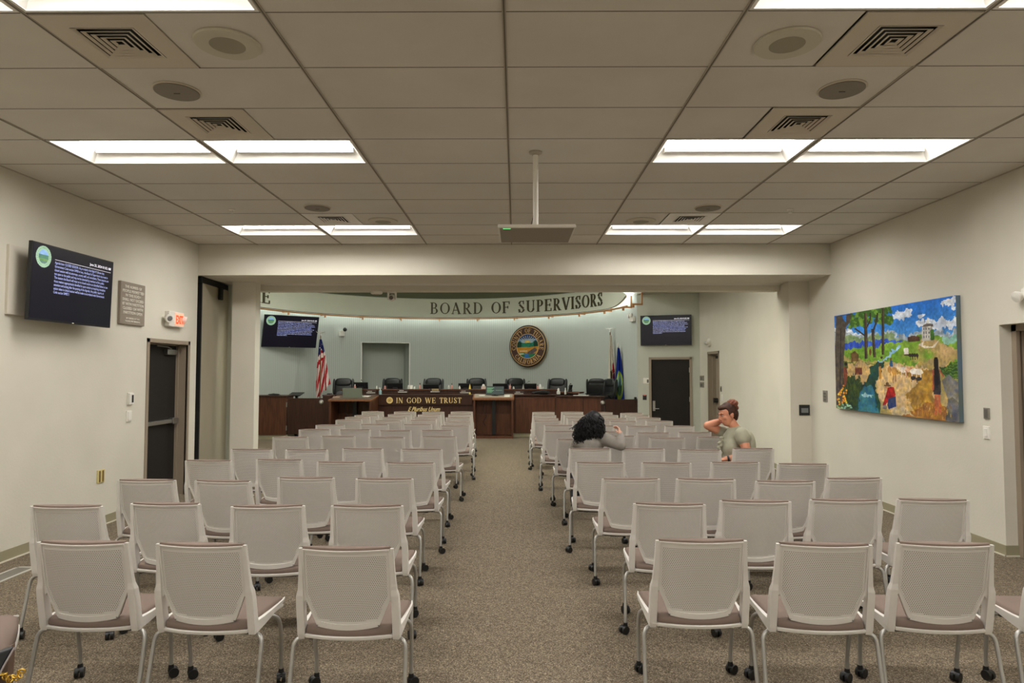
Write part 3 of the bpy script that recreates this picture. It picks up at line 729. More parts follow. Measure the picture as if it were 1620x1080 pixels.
MB().lathe([(SR-.045,.0),(SR-.045,.02),(SR-.06,.022),(SR-.06,.0)], 72).build('outer_ring', sealgold_m, t, True)
MB().lathe([(SR-.06,.0),(SR-.06,.016),(.001,.016)], 72).build('band', brown_m, t, True)
MB().lathe([(SR+.006,-.05),(SR+.006,-.03),(SR-.01,-.03),(SR-.01,-.05)], 72).build('edge_ring', sealgold_m, t, True)
MB().lathe([(.385,.0),(.385,.024),(.366,.024),(.366,.0)], 60).build('inner_ring', sealgold_m, t, True)
sp = seal_paint(); me = paint_mesh('emblem', sp, lambda u, v: ((u-.5)*.732, (.5-v)*.732, .02), vcol_mat('painted emblem', .5), keep=lambda u, v: (u-.5)**2+(v-.5)**2 < .25)
place_mesh(me, 'emblem', None, t)
def ring_word(word, ang0, ang1, r, H, inside, parent, m, z, dep=.014):
    W = text_width(word, .2); x = 0
    for c in word:
        w = glyph(c)[1]
        if c != ' ':
            def fn(u, v, d, x=x):
                a = ang0+(ang1-ang0)*(x+u)/W; rr = r+(v-.5)*H if not inside else r-(v-.5)*H
                return (rr*math.sin(a), rr*math.cos(a), z+d)
            glyph_mb(c, fn, dep).build('letter_'+c.lower(), m, parent)
        x += w+.2
R_ = math.radians
ring_word('COUNTY OF TULARE', R_(-104), R_(104), .478, .135, False, t, sealgold_m, .016)
ring_word('CALIFORNIA', R_(236), R_(124), .478, .135, True, t, sealgold_m, .016)

# ------------------------------------------------------------------ screens
AG = ["Agenda Item: CLOSED SESSION. As provided in the Ralph M. Brown Act,", "Government Code section 54950 et seq., the Board of Supervisors may meet in",
"closed session with its attorneys, county staff, and consultants. These sessions are", "not open to the public and may not be attended by members of the public.",
"The matters the Board will meet on in closed session are identified below or are", "those matters appropriately identified in open session as requiring immediate",
"attention and arising after the posting of the Agenda. Any public reports of", "action taken in closed session will be made in accordance with Government", "Code section 54957.1"]
txt_m = mat('screen text', (176,186,246), .5, emit=.75); hdr_m = mat('screen header text', (238,236,246), .5, emit=.8)
scr_m = mat('screen surface', (20,19,30), .3, emit=.35, spec=.25)
sealscr_m = vcol_mat('screen emblem', .4, emit=.35)
def screen(t, W, H, M, label_led=True):
    """flat panel display in local xz, facing -y"""
    MB().box((-W/2,0,-H/2),(W/2,.035,H/2)).build('housing', black_m, t, bevel=.004)
    MB().box((-W*.35,.035,-H*.35),(W*.35,.06,H*.35)).build('back_cover', black_m, t)
    s = MB().box((-W/2+.012,-.002,-H/2+.016),(W/2-.012,.0,H/2-.012)).build('display', scr_m, t)
    R90 = Matrix.Rotation(PI/2, 4, 'X')
    k = W/1.21
    me = text_mesh('\n'.join(AG), .0345*k, line=1.02)
    xs_ = [v.co.x for v in me.vertices]; sx = (.83*k)/(max(xs_)-min(xs_))
    place_mesh(me, 'agenda_text', txt_m, s, Matrix.Translation((-W/2+.30*k, -.004, H/2-.165*k)) @ R90 @ Matrix.Diagonal((sx,1,1,1)))
    me = text_mesh('June 25, 2024 01:02 AM', .036*k, 'RIGHT', bold=.0006); place_mesh(me, 'date_text', hdr_m, s, Matrix.Translation((W/2-.05*k, -.004, H/2-.10*k)) @ R90)
    MB().box((-W/2+.30*k,-.004,H/2-.128*k),(W/2-.05*k,-.0025,H/2-.125*k)).build('rule_line', hdr_m, s)
    c = (-W/2+.145*k, H/2-.125*k); r = .1*k
    p = Paint(44, 44, (158,192,166)); p.fill(((p.U-.5)**2+(p.V-.5)**2) < .105, (150,190,230), (110,150,210), 5)
    inn = ((p.U-.5)**2+(p.V-.5)**2) < .105
    p.fill(inn & (p.V > .42), (60,100,110), (90,140,110), 8); p.fill(inn & (p.V > .58), (90,140,80), (150,170,110), 9); p.fill(inn & (p.V > .7), (110,140,120), (70,110,130), 6)
    for i in range(26):
        a = 2*PI*i/26
        if abs(a-PI/2) > .3: p.oval(.5+.41*math.cos(a), .5+.41*math.sin(a), .022, .022, (90,140,104))
    me = paint_mesh('emblem', p, lambda u, v: (c[0]+(u-.5)*2*r, -.005, c[1]+(.5-v)*2*r), sealscr_m, keep=lambda u, v: (u-.5)**2+(v-.5)**2 < .25); place_mesh(me, 'emblem', None, s)
    if label_led: MB().box((-.012*k,-.004,-H/2+.003),(.012*k,-.001,-H/2+.012)).build('logo_badge', white_m, t)
# left wall screen, top leaning out
t = thing('wall_television', 'flat television on the left wall showing the agenda text', 'television')
a, b = onx(50, 380, -4.37), onx(177, 415, -4.37); yc = (5.876+7.055)/2
t.matrix_world = Matrix.Translation((-4.365, yc, 2.521)) @ Matrix.Rotation(PI/2, 4, 'Z') @ Matrix.Rotation(math.radians(1.6), 4, 'X')
screen(t, 1.20, .715, None)
mb = MB().box((-.12,.06,-.12),(.12,.16,.12)); mb.build('wall_bracket', black_m, t)
tag(MB().box((XL, 5.845, 2.21),(XL+.028, 6.72, 2.84)).build('wall_board', mat('cream panel board', (206,198,182), .6), bevel=.003), 'plain cream board on the left wall behind the television', 'board')
# chamber screens
t = thing('wall_television', 'flat television above the dark door at the right end of the chamber', 'television')
c = on_dw(1053.5, 522.5); a, b = on_dw(1013, 500), on_dw(1094.5, 500); hh = on_dw(1053, 498.5).z-on_dw(1053, 546).z
t.matrix_world = DWM @ Matrix.Translation(((a.x+b.x)/2, -.09, c.z)); screen(t, (b.x-a.x)*.985, hh, None); MB().box((-.1,.06,-.1),(.1,.09,.1)).build('wall_bracket', black_m, t)
t = thing('wall_television', 'tilted flat television on the round wall behind the flag of stripes', 'television')
ps = phi_of(445, RW); cpos = Vector(arc(ps, RW-.55, 0)); k = at(460.5, 524.5, cpos.y)
t.matrix_world = Matrix.Translation((k.x, cpos.y, k.z)) @ Matrix.Rotation(-ps*.66, 4, 'Z') @ Matrix.Rotation(math.radians(14), 4, 'X')
screen(t, 1.52, .88, None); MB().box((-.1,.06,-.1),(.1,.55,.1)).build('wall_bracket', black_m, t)
# ------------------------------------------------------------------ folding partition in its pocket
part_m = mat('partition cloth', (158,150,130), .85, bump=.15, bscale=200)
t = thing('folding_partition', 'stacked beige folding partition in the left wall pocket with black edge seals', 'partition')
def plan_panel(p, q, z0, z1, th, name, m, par, bevel=0):
    d = Vector((q[0]-p[0], q[1]-p[1], 0)); L = d.length; M = Matrix.Translation((p[0], p[1], 0)) @ Matrix.Rotation(math.atan2(d.y, d.x), 4, 'Z')
    return MB().box((0, -th/2, z0), (L, th/2, z1), 0, M).build(name, m, par, bevel=bevel)
P0, P1, P2, P3 = (-4.60, 9.53), (-4.66, 10.55), (-4.70, 10.62), (-4.73, 10.98)
plan_panel(P0, P1, .03, 2.99, .05, 'panel', part_m, t); plan_panel(P2, P3, .03, 2.99, .05, 'panel', part_m, t)
for p in ((-4.60, 9.50, -4.60, 9.53), (-4.645, 10.55, -4.65, 10.63), (-4.70, 10.98, -4.70, 11.03)):
    plan_panel((p[0], p[1]), (p[2], p[3]), .0, 3.0, .07, 'edge_seal', rubber_m, t)
plan_panel((-4.59, 9.47), (-4.72, 11.1), 2.985, BEAMZ-.002, .075, 'top_track', rubber_m, t)
MB().box((-4.60,10.12,2.80),(-4.56,10.2,3.0)).build('trolley_arm', rubber_m, t)
MB().box((-4.66,10.5,.0),(-4.60,10.58,.03)).build('bottom_shoe', rubber_m, t)

# ------------------------------------------------------------------ things on the walls of the main room
# occupancy plaque
t = thing('occupancy_plaque', 'square taupe plaque of raised white capitals about the number of people permitted', 'plaque'); t.matrix_world = Matrix.Translation((XL, 7.766, 2.493)) @ Matrix.Rotation(PI/2, 4, 'Z')
MB().box((-.25,-.03,-.248),(.25,0,.248)).build('board', mat('plaque taupe', (140,128,114), .6), t, bevel=.003)
R90 = Matrix.Rotation(PI/2, 4, 'X'); pl_m = mat('plaque letters', (226,220,206), .6)
def wall_text(body, size, x, z, y, m, par, name='lettering', al='CENTER', bold=0, width=None, dep=.0015, line=1):
    me = text_mesh(body, size, al, bold=bold, extrude=dep, line=line)
    if width:
        xs_ = [v.co.x for v in me.vertices]; k = width/(max(xs_)-min(xs_)); me.transform(Matrix.Diagonal((k,1,1,1)))
    return place_mesh(me, name, m, par, Matrix.Translation((x, y, z)) @ R90)
for i, (s, w_) in enumerate([('THE NUMBER OF',.34),('PEOPLE PERMITTED',.43),('IN THIS ROOM',.31),('SHALL NOT EXCEED',.43),('87 WITH PARTITION',.43),('CLOSED 154 WITH',.41),('PARTITION OPEN',.38)]):
    wall_text(s, .046, 0, .178-i*.0505, -.032, pl_m, t, bold=.0008, width=w_)
wall_text('BY ORDER OF THE', .026, 0, -.185, -.032, pl_m, t, bold=.0004, width=.27)
wall_text('TULARE FIRE MARSHAL', .026, 0, -.218, -.032, pl_m, t, bold=.0004, width=.31)
# exit sign with twin emergency heads
t = thing('exit_sign', 'lit white exit sign with red EXIT letters and two emergency lamp heads', 'exit sign'); t.matrix_world = Matrix.Translation((XL, 8.72, 2.385)) @ Matrix.Rotation(PI/2, 4, 'Z')
MB().box((-.19,-.06,-.1),(.19,0,.1)).build('housing', white_m, t, bevel=.006)
MB().box((-.04,-.064,-.08),(.17,-.06,.085)).build('face_panel', mat('exit face glow', (255,170,140), .5, emit=.7), t)
ex = mat('exit letters', (255,66,30), .5, emit=1.3); wall_text('EXIT', .155, .065, -.055, -.066, ex, t, bold=.004, width=.185)
for s in (-1, 1):
    M = Matrix.Translation((s*.2-.02, -.07, .0)) @ Matrix.Rotation(PI/2+.3, 4, 'X') @ Matrix.Rotation(s*.5, 4, 'Y')
    hd = MB().lathe([(.03,-.04),(.05,-.02),(.055,.02),(.05,.025)], 20, M=M).build('lamp_head', white_m, t, True)
    MB().lathe([(.044,.02),(.03,.028),(.001,.03)], 20, M=M).build('lamp_lens', mat('clear lamp lens', (150,150,150), .15, .6), hd, True)
# thermostat, switches, outlet
def plate(name, label, cat, M, w, h, m, extra=()):
    t = thing(name, label, cat); t.matrix_world = M
    MB().box((-w/2,-.012,-h/2),(w/2,0,h/2)).build('plate', m, t, bevel=.002)
    for nm, a, b, mm in extra: MB().box(a, b).build(nm, mm, t, bevel=.001)
    return t
ML = lambda y, z: Matrix.Translation((XL, y, z)) @ Matrix.Rotation(PI/2, 4, 'Z')
MR = lambda y, z: Matrix.Translation((XR, y, z)) @ Matrix.Rotation(-PI/2, 4, 'Z')
plate('thermostat', 'white thermostat with dark display above the switch left of the left door', 'thermostat', ML(7.79, 1.372), .10, .145, white_m, [('housing', (-.045,-.03,-.065),(.045,-.012,.065), white_m), ('display', (.0,-.033,-.045),(.035,-.03,.045), black_m)])
plate('light_switch', 'white light switch plate under the thermostat by the left door', 'light switch', ML(7.778, 1.168), .1, .13, white_m, [('rocker', (-.03,-.02,-.05),(.03,-.012,.05), white_m)])
yel = mat('ivory yellow outlet', (206,190,128), .5)
plate('wall_outlet', 'yellowish outlet plate low on the left wall', 'outlet', ML(7.28, .545), .125, .14, yel, [('socket', (sx_-.012,-.016,sz_-.02),(sx_+.012,-.012,sz_+.02), mat('outlet socket brown', (120,96,56), .5)) for sx_ in (-.028,.028) for sz_ in (-.04,0,.04)])
gry = mat('grey keypad', (132,126,114), .5); gry2 = mat('dark grey keypad', (96,92,84), .5)
plate('wall_keypad', 'grey keypad above the white switch beside the right door', 'keypad', MR(6.35, 1.297), .075, .105, gry, [('button', (-.02,-.016,-.04),(.02,-.012,.04), gry2)])
plate('light_switch', 'white light switch plate beside the right door', 'light switch', MR(6.36, 1.113), .085, .12, white_m, [('rocker', (-.02,-.018,-.04),(.02,-.012,.04), white_m)])
plate('wall_keypad', 'narrow grey keypad on the right wall left of the painting', 'keypad', MR(9.64, 1.333), .13, .165, gry, [('button', (-.03,-.018,-.065+.045*k),(.03,-.012,-.035+.045*k), gry2) for k in range(3)])
plate('touch_panel', 'square black touch panel on the right column', 'touch panel', Matrix.Translation((4.405, YC0, 1.103)), .16, .16, black_m, [('display', (-.05,-.015,-.04),(.055,-.012,.03), mat('panel display grey', (120,124,124), .3))])
c = onx(1617, 468, XR); t = thing('emergency_light', 'white emergency light on the right wall above the right door', 'emergency light'); t.matrix_world = MR(5.70, 2.38)
MB().box((-.12,-.05,-.05),(.12,0,.05)).build('housing', white_m, t, bevel=.01)
for s in (-1,1): MB().lathe([(.03,-.03),(.05,0),(.05,.02),(.001,.03)], 20, M=Matrix.Translation((s*.13,-.07,-.02)) @ Matrix.Rotation(PI/2+.4,4,'X')).build('lamp_head', white_m, t, True)
# floor register at the left edge
fr = MB(); x0, x1, y0, y1 = -4.33, -4.15, 4.55, 5.775
for q in ((x0,y0,x0+.022,y1),(x1-.022,y0,x1,y1),(x0,y0,x1,y0+.022),(x0,y1-.022,x1,y1)): fr.box((q[0],q[1],0),(q[2],q[3],.006))
t = thing('floor_register', 'long narrow metal floor plate with pale edges beside the left wall', 'floor plate', ((x0+x1)/2, (y0+y1)/2, 0))
o = fr.build('frame', mat('pale metal frame', (200,196,186), .45, .3)); o.parent = t; o.matrix_parent_inverse = t.matrix_world.inverted() if False else Matrix.Translation((-(x0+x1)/2, -(y0+y1)/2, 0))
o = MB().box((x0+.02,y0+.02,.0),(x1-.02,y1-.02,.004)).build('plate', mat('grey metal plate', (128,124,114), .5, .4)); o.parent = t; o.matrix_parent_inverse = Matrix.Translation((-(x0+x1)/2, -(y0+y1)/2, 0))
# ------------------------------------------------------------------ ceiling things of the chamber
t = thing('tracking_camera', 'white tracking camera hanging under the header of the opening', 'camera', (-1.995, YC1+.11, HEADZ))
MB().box((-.065,-.05,-.02),(.065,.05,0)).build('mount', white_m, t, bevel=.004)
mb = MB(); mb.box((-.07,-.04,-.13),(-.05,.04,-.01)); mb.box((.05,-.04,-.13),(.07,.04,-.01)); mb.build('yoke', white_m, t, bevel=.005)
hd = MB().ell((0,0,-.10),(.05,.055,.055), 20, 12).build('camera_head', white_m, t, True)
MB().lathe([(.03,0),(.032,.02),(.02,.024),(.001,.02)], 20, M=Matrix.Translation((0,-.05,-.105)) @ Matrix.Rotation(PI/2,4,'X')).build('camera_lens', mat('lens grey', (96,88,80), .3), hd, True)
t = thing('ceiling_disc', 'flat white disc under the header left of the hanging camera', 'detector', (-2.245, YC1+.11, HEADZ))
MB().lathe([(.095,0),(.097,-.02),(.085,-.038),(.001,-.04)], 32).build('cover', white_m, t, True); MB().lathe([(.05,-.036),(.048,-.044),(.001,-.045)], 24).build('sensor', cream_m, t, True)
# small things on the round wall and chamber walls
def on_round(px, py, off=0):
    a = phi_of(px, RW-off); p = arc(a, RW-off, 0); return Matrix.Translation(at(px, py, p[1])) @ Matrix.Rotation(-a, 4, 'Z')
t = thing('security_camera', 'white security camera on the round wall above the flag of stripes', 'camera'); t.matrix_world = on_round(541, 526, .02)
MB().box((-.09,-.07,-.11),(.07,.02,.06)).build('housing', white_m, t, bevel=.012)
MB().ell((.05,-.1,.09),(.06,.06,.06), 18, 12).build('dome', black_m, t, True); MB().box((.0,-.08,.04),(.12,-.0,.07)).build('arm', white_m, t, bevel=.004)
t = thing('emergency_light', 'white emergency light box high on the round wall beside the right television', 'emergency light'); t.matrix_world = on_round(1001, 503, .03)
MB().box((-.14,-.05,-.09),(.14,.02,.03)).build('housing', white_m, t, bevel=.01)
for s in (-1,1): MB().lathe([(.04,-.02),(.055,0),(.055,.02),(.001,.03)], 18, M=Matrix.Translation((s*.09,-.07,.07)) @ Matrix.Rotation(PI/2,4,'X')).build('lamp_head', white_m, t, True)
p = onx(1123, 542, XR); t = thing('wall_alarm', 'round white alarm light on the side wall right of the chamber television', 'alarm'); t.matrix_world = MR(p.y, p.z)
MB().lathe([(.10,0),(.10,.03),(.085,.05),(.001,.055)], 28, M=Matrix.Rotation(PI/2,4,'X')).build('base', white_m, t, True); MB().ell((0,-.08,0),(.05,.06,.05), 18, 12).build('lens', mat('alarm lens', (190,188,180), .3), t, True)
MB().lathe([(.035,0),(.035,.05),(.001,.055)], 18, M=Matrix.Translation((.1,-.05,.0)) @ Matrix.Rotation(PI/2,4,'X')).build('lamp', white_m, t, True)
def dwp(name, label, cat, px, py, w, h, m, extra=()):
    q = on_dw(px, py); return plate(name, label, cat, DWM @ Matrix.Translation((q.x, 0, q.z)), w, h, m, extra)
dwp('thermostat', 'white thermostat with small dark display left of the dark chamber door', 'thermostat', 1022.5, 602, .15, .14, white_m, [('display', (.015,-.016,-.05),(.06,-.012,.03), gry2)])
dwp('card_reader', 'black card reader left of the dark chamber door', 'card reader', 1020, 628.5, .095, .125, black_m, [('indicator', (-.03,-.014,.045),(.03,-.012,.055), mat('red led', (220,50,40), .5, emit=.8))])
for py, lab, mm, hh_ in ((598,'upper grey switch plate on the side wall beside the chamber corner',gry,.12),(608.5,'lower grey switch plate on the side wall beside the chamber corner',gry,.13)):
    q = onx(1110.8, py, XR); plate('switch_plate', lab, 'switch plate', MR(q.y, q.z), .34, hh_, mm, [('switch', (-.1,-.02,-.04),(.06,-.012,.03), gry2)])
q = onx(1141, 615, XR); plate('switch_plate', 'grey switch plate right of the side door in the chamber', 'switch plate', MR(q.y, q.z), .09, .12, gry, [('switch', (-.02,-.02,-.03),(.02,-.012,.03), gry2)])
q = onx(1143.3, 629, XR); plate('light_switch', 'tall white switch plate right of the side door in the chamber', 'light switch', MR(q.y, q.z), .09, .14, white_m, [('rocker', (-.02,-.018,-.04),(.02,-.012,.04), white_m)])

# ------------------------------------------------------------------ the painting
zx = lambda x, y: (x, y)
hom = homography([(98,205),(1045,45),(1060,1000),(110,910)], [(0,0),(1,0),(1,1),(0,1)])
p = Paint(330, 176, (40,120,200), hom)
def P_(*a): return [(a[i], a[i+1]) for i in range(0, len(a), 2)]
p.a = np.stack([30+70*p.V*2+0*p.U, 110+110*p.V, 205+20*p.V], -1).clip(0, 235)
p.poly(P_(60,430,1100,380,1100,1040,60,1000), (150,140,76), (186,160,104), 16)
for (x, y, rx, ry) in [(640,190,70,42),(600,215,55,22),(690,180,38,26),(790,205,38,22),(850,260,80,44),(780,260,50,30),(930,270,60,50),(1010,260,50,40),(990,100,65,40),(1030,70,30,26),(960,110,40,22),(1020,140,40,26),(215,330,50,30),(120,330,30,30),(280,360,60,30)]:
    for k in range(7): p.oval(x+rx*.7*(p.rng.rand()-.5)*1.6, y+ry*.6*(p.rng.rand()-.5)*1.6, rx*.45, ry*.5, (238,242,248), (190,205,225), 30, .3)
p.poly(P_(90,345,180,320,240,345,320,350,400,335,460,350,540,320,600,345,650,335,700,350,760,320,860,330,900,305,980,325,1060,300,1060,370,640,400,90,440), (120,135,150), (200,208,215), 46)
p.poly(P_(90,400,160,370,230,350,300,370,380,360,460,350,540,345,640,372,660,390,90,430), (104,136,86), (150,168,120), 30)
p.poly(P_(95,420,300,405,640,380,640,400,560,415,400,440,95,476), (28,60,170), (70,110,215), 30)
p.poly(P_(95,470,420,438,640,388,760,360,1060,345,1060,560,760,610,560,560,330,540,95,500), (92,142,38), (140,176,60), 26)
p.poly(P_(940,352,1056,345,1056,400,940,410), (110,170,150), (160,200,180), 40)
p.poly(P_(780,380,930,400,1056,450,1056,540,800,620,700,600,880,500,760,460), (196,164,116), (160,140,80), 14); p.poly(P_(640,480,760,440,900,470,800,560,620,560), (110,160,46), (160,150,80), 22)
p.poly(P_(100,560,420,555,400,760,110,910), (70,96,34), (104,120,50), 24)
p.poly(P_(200,580,300,560,420,570,440,600,350,740,290,730,200,660), (206,172,120), (180,150,100), 18)
p.poly(P_(430,640,560,560,800,600,900,640,860,960,560,950,420,800), (204,170,118), (222,192,140), 20)
p.poly(P_(560,620,860,610,880,980,780,980,640,800,760,700), (188,150,64), (140,100,40), 30)
p.poly(P_(640,960,780,860,900,850,980,900,1060,1000,600,970), (146,92,44), (180,130,60), 26)
p.poly(P_(540,880,660,900,720,960,540,955), (214,196,160), (180,160,120), 30)
p.poly(P_(905,580,1056,550,1056,680,930,650), (72,108,42), (44,80,30), 10)
for k in range(6): p.strip(P_(930,600+k*14,1056,560+k*26), 6, (104,140,60))
# river and stream
p.poly(P_(560,470,600,430,620,420,590,470,540,520,470,560,430,560,450,545,520,515), (170,205,230), (120,170,210), 30)
p.poly(P_(430,560,500,560,470,640,420,680,410,760,460,880,450,950,200,930,170,900,240,740,330,720,380,640,370,590), (34,78,66), (24,60,52), 16)
p.poly(P_(330,740,390,740,420,860,440,940,280,935,290,820), (36,96,120), (60,130,150), 14); p.oval(355,800,40,12,(150,190,200))
p.poly(P_(170,900,120,860,110,760,160,690,230,650,300,700,330,740,270,820,250,930), (30,50,28), (56,72,34), 40)
for k in range(40): x = 170+130*p.rng.rand(); p.strip([(x, 860), (x+20*(p.rng.rand()-.5), 640+90*p.rng.rand())], 4, (44,66,32) if k % 2 else (70,88,40))
wx = (p.noise(70,38)-.5)*6+(p.noise(24,13)-.5)*8; wy = (p.noise(70,38)-.5)*6+(p.noise(24,13)-.5)*6
J = (p.V*p.H+wy).astype(int).clip(0, p.H-1); I = (p.U*p.W+wx).astype(int).clip(0, p.W-1); p.a = p.a[J, I]
# trees
def tree(x0, y0, x1, y1, w, leaf):
    p.strip([(x0,y0),(x1,y1)], w, (58,46,36)); p.strip([(x0+w*.2,y0),(x1+w*.2,y1)], w*.3, (92,78,60))
for cx, cy, r in [(300,240,70),(250,260,50),(340,210,70),(420,200,70),(500,210,70),(540,240,40),(250,210,40),(440,160,60),(520,170,50),(300,190,50),(390,170,50)]:
    for k in range(12): p.oval(cx+r*1.3*(p.rng.rand()-.5), cy+r*1.3*(p.rng.rand()-.5), r*.26, r*.3, (58,96,34) if k % 3 else (104,142,48), None, 20, .4)
tree(345,180,348,530,24,0); tree(400,300,414,520,22,0); tree(482,140,480,500,20,0); p.strip(P_(345,360,290,320,260,300), 12, (58,46,36)); p.strip(P_(400,330,430,250,440,180), 14, (58,46,36)); p.strip(P_(350,300,380,240,385,180), 12, (58,46,36))
p.poly(P_(112,205,235,185,225,250,190,290,175,480,165,700,180,860,112,900,100,560,108,360), (66,58,52), (100,88,76), 34)
p.poly(P_(160,205,195,195,190,250,175,240), (40,110,190)); p.strip(P_(150,300,140,800), 8, (44,38,34))
# stockade, tower house and path
p.poly(P_(672,362,720,352,765,358,768,392,676,402), (96,66,52), (70,46,38), 40)
p.poly(P_(784,290,800,265,862,262,866,380,846,388,784,390), (216,212,200), (180,176,166), 30); p.poly(P_(818,262,824,215,834,215,840,262), (206,204,196)); p.poly(P_(780,285,820,258,872,262,870,280), (96,88,84))
for x in (795,812,834,850):
    for y in (290,320,350): p.poly(P_(x,y,x+8,y,x+8,y+18,x,y+18), (90,92,100))
p.poly(P_(845,310,875,300,880,380,850,388), (64,110,40)); p.poly(P_(755,420,800,392,790,425,860,435,920,375,880,440,800,445), (226,216,196))
# wagon and team, cattle, riders
p.poly(P_(640,450,675,442,680,490,645,494), (232,226,214)); p.strip(P_(645,500,685,500), 10, (70,50,36))
for x in (690,708,726,744): p.oval(x,500,12,14,(48,38,32)); p.strip([(x,500),(x+4,536)], 5, (40,32,28))
for x, y, c in [(600,585,(200,160,110)),(640,610,(226,210,190)),(680,610,(190,120,80)),(720,622,(236,232,226)),(755,625,(230,226,220))]: p.oval(x,y,34,22,c,(236,228,216),40,.2); p.strip([(x-16,y+10),(x-18,y+58)], 6, c); p.strip([(x+16,y+10),(x+18,y+55)], 6, c)
p.oval(712,672,20,14,(44,42,46)); p.oval(756,678,24,14,(44,42,46)); p.strip(P_(745,680,742,706), 5, (40,38,40)); p.strip(P_(704,676,700,700), 5, (40,38,40))
p.oval(565,620,22,30,(190,140,70)); p.strip(P_(560,640,556,715), 9, (190,140,70)); p.strip(P_(575,640,578,700), 8, (170,120,60)); p.poly(P_(532,545,552,540,558,590,530,590), (40,84,130)); p.oval(541,532,10,10,(120,84,50)); p.oval(530,610,14,26,(180,130,70)); p.strip(P_(535,620,540,660),7,(170,120,60))
p.poly(P_(444,590,462,585,468,680,448,684), (184,134,60)); p.oval(452,572,9,12,(70,46,30))
for x in (268,282,296,308): p.oval(x,625,9,30,(110,54,36))
p.poly(P_(228,490,260,472,290,500,286,550,230,556), (96,72,40), (120,92,50), 30); p.oval(380,480,9,26,(120,70,50)); p.oval(468,520,10,10,(60,50,44))
p.poly(P_(168,600,192,590,200,640,190,740,172,740), (120,60,46)); p.oval(188,572,11,14,(40,26,22))
# kneeling panner
p.poly(P_(515,745,560,740,575,800,560,850,510,860,480,900,474,880,500,800), (196,40,40), (150,26,30), 30); p.poly(P_(520,830,576,810,578,890,520,910,508,880), (44,62,110)); p.oval(512,732,28,8,(112,84,48)); p.oval(512,718,13,12,(122,92,54)); p.oval(505,745,9,10,(190,130,96)); p.oval(488,895,20,16,(170,160,150),(90,90,90),60)
# standing woman and rocks
p.poly(P_(930,690,985,640,1056,700,1060,1000,960,990,975,830), (150,148,144), (106,104,102), 26); p.poly(P_(975,830,1010,810,1060,850,1060,1000,955,985), (120,118,116), (80,80,80), 24)
p.poly(P_(868,600,905,590,920,640,925,770,918,800,868,790,860,700), (40,36,38), (60,56,58), 30); p.oval(889,545,19,34,(26,20,20)); p.poly(P_(872,540,906,540,912,720,880,730), (26,20,20)); p.strip(P_(866,605,864,760), 12, (180,92,60)); p.strip(P_(915,610,946,660), 12, (186,96,64)); p.strip(P_(885,795,882,945), 20, (196,104,66)); p.strip(P_(908,795,915,945), 20, (188,98,62))
for k in range(60): x = 640+360*p.rng.rand(); y = 880+110*p.rng.rand(); p.strip([(x,y),(x+6*(p.rng.rand()-.5),y-26)], 3, (206,170,80) if k % 2 else (120,80,36))
for k in range(26): p.oval(116+75*p.rng.rand(), 730+150*p.rng.rand(), 7, 8, (236,150,40) if k % 3 else (230,200,60)); 
for k in range(30): p.oval(120+110*p.rng.rand(), 880+35*p.rng.rand(), 9, 6, (150,190,170) if k % 2 else (60,90,60))
p.a += 16*(p.rng.rand(*p.U.shape)-.5)[..., None]; p.a = p.a.clip(0, 255)
t = thing('landscape_painting', 'wide canvas painting of river, trees, cattle and figures on the right wall', 'painting'); PW, PH = 2.545, 1.285
t.matrix_world = Matrix.Translation((XR, (9.223+6.68)/2, 1.825)) @ Matrix.Rotation(-PI/2, 4, 'Z')
p.a *= (.80+.22*p.noise(90,48)+.18*p.noise(34,18))[..., None]; m_ = (p.V > .5)[..., None]*np.array([26,18,-14])*(p.noise(60,32)-.5)[..., None]; p.a = (p.a+m_*1.4).clip(0,255)
me = paint_mesh('painted_face', p, lambda u, v: ((u-.5)*PW, -.0505, (.5-v)*PH), vcol_mat('oil paint', .45, spec=.35)); place_mesh(me, 'painted_face', None, t)
MB().box((-PW/2,-.05,-PH/2),(PW/2,-.004,PH/2)).build('canvas', mat('canvas edge', (70,110,150), .6, col2=(96,100,70), vscale=.9), t)
# ------------------------------------------------------------------ the white mesh chair
shell_m = mat('white chair plastic', (213,208,200), .45, spec=.4)
cloth_m = mat('taupe seat cloth', (128,112,102), .9, spec=.15, bump=.25, bscale=700)
under_m = mat('dark grey under frame', (62,60,58), .5, .3)
caster_m = mat('caster black', (20,20,20), .45); hub_m = mat('caster hub', (40,40,40), .35)
def yc(z):   # forward offset of the back plane below the top edge
    t = (.84-z)
    return .208*t if t < .23 else .048+.20*(t-.23)
def halfw(z):
    if z > .605: return .219
    if z > .455: return .219-(.605-z)/.15*.061
    return .158-(.455-z)*.5
def bulge(x, z): return .038*(1-min(1, (x/.215)**2))
def shell_pt(x, z, off=0): return (x, yc(z)-bulge(x, z)+off, z)
ZT, ZB = .838, .43
def zlow(x): return ZB+.014*(x/.15)**2     # bottom edge sags in the middle
# perforated shell: fine grid with brick-offset slots
nc, nr = 44, 44
cw = .426/nc/4; xsg = [-.213+cw*i for i in range(nc*4+1)]
zsg = []; rh = (ZT-.012-(ZB+.0))/nr
for j in range(nr): zsg += [ZT-.012-rh*j, ZT-.012-rh*j-rh*.58]
zsg.append(ZB)
vs, fs, idx = [], [], {}
def vid(i, j):
    if (i, j) not in idx: idx[(i, j)] = len(vs); vs.append(shell_pt(xsg[i], zsg[j], .004))
    return idx[(i, j)]
for j in range(len(zsg)-1):
    zc = (zsg[j]+zsg[j+1])/2; hw = halfw(zc)
    for i in range(nc*4):
        xcn = (xsg[i]+xsg[i+1])/2
        if abs(xcn) > hw-.006 or zc < zlow(xcn)+.004: continue
        inside = abs(xcn) < hw-.022 and ZT-.03 > zc > zlow(xcn)+.042
        if inside and j % 2 == 1:
            q = (i+2*((j//2) % 2)) % 4
            if q in (0, 1): continue
        fs.append((vid(i, j), vid(i+1, j), vid(i+1, j+1), vid(i, j+1)))
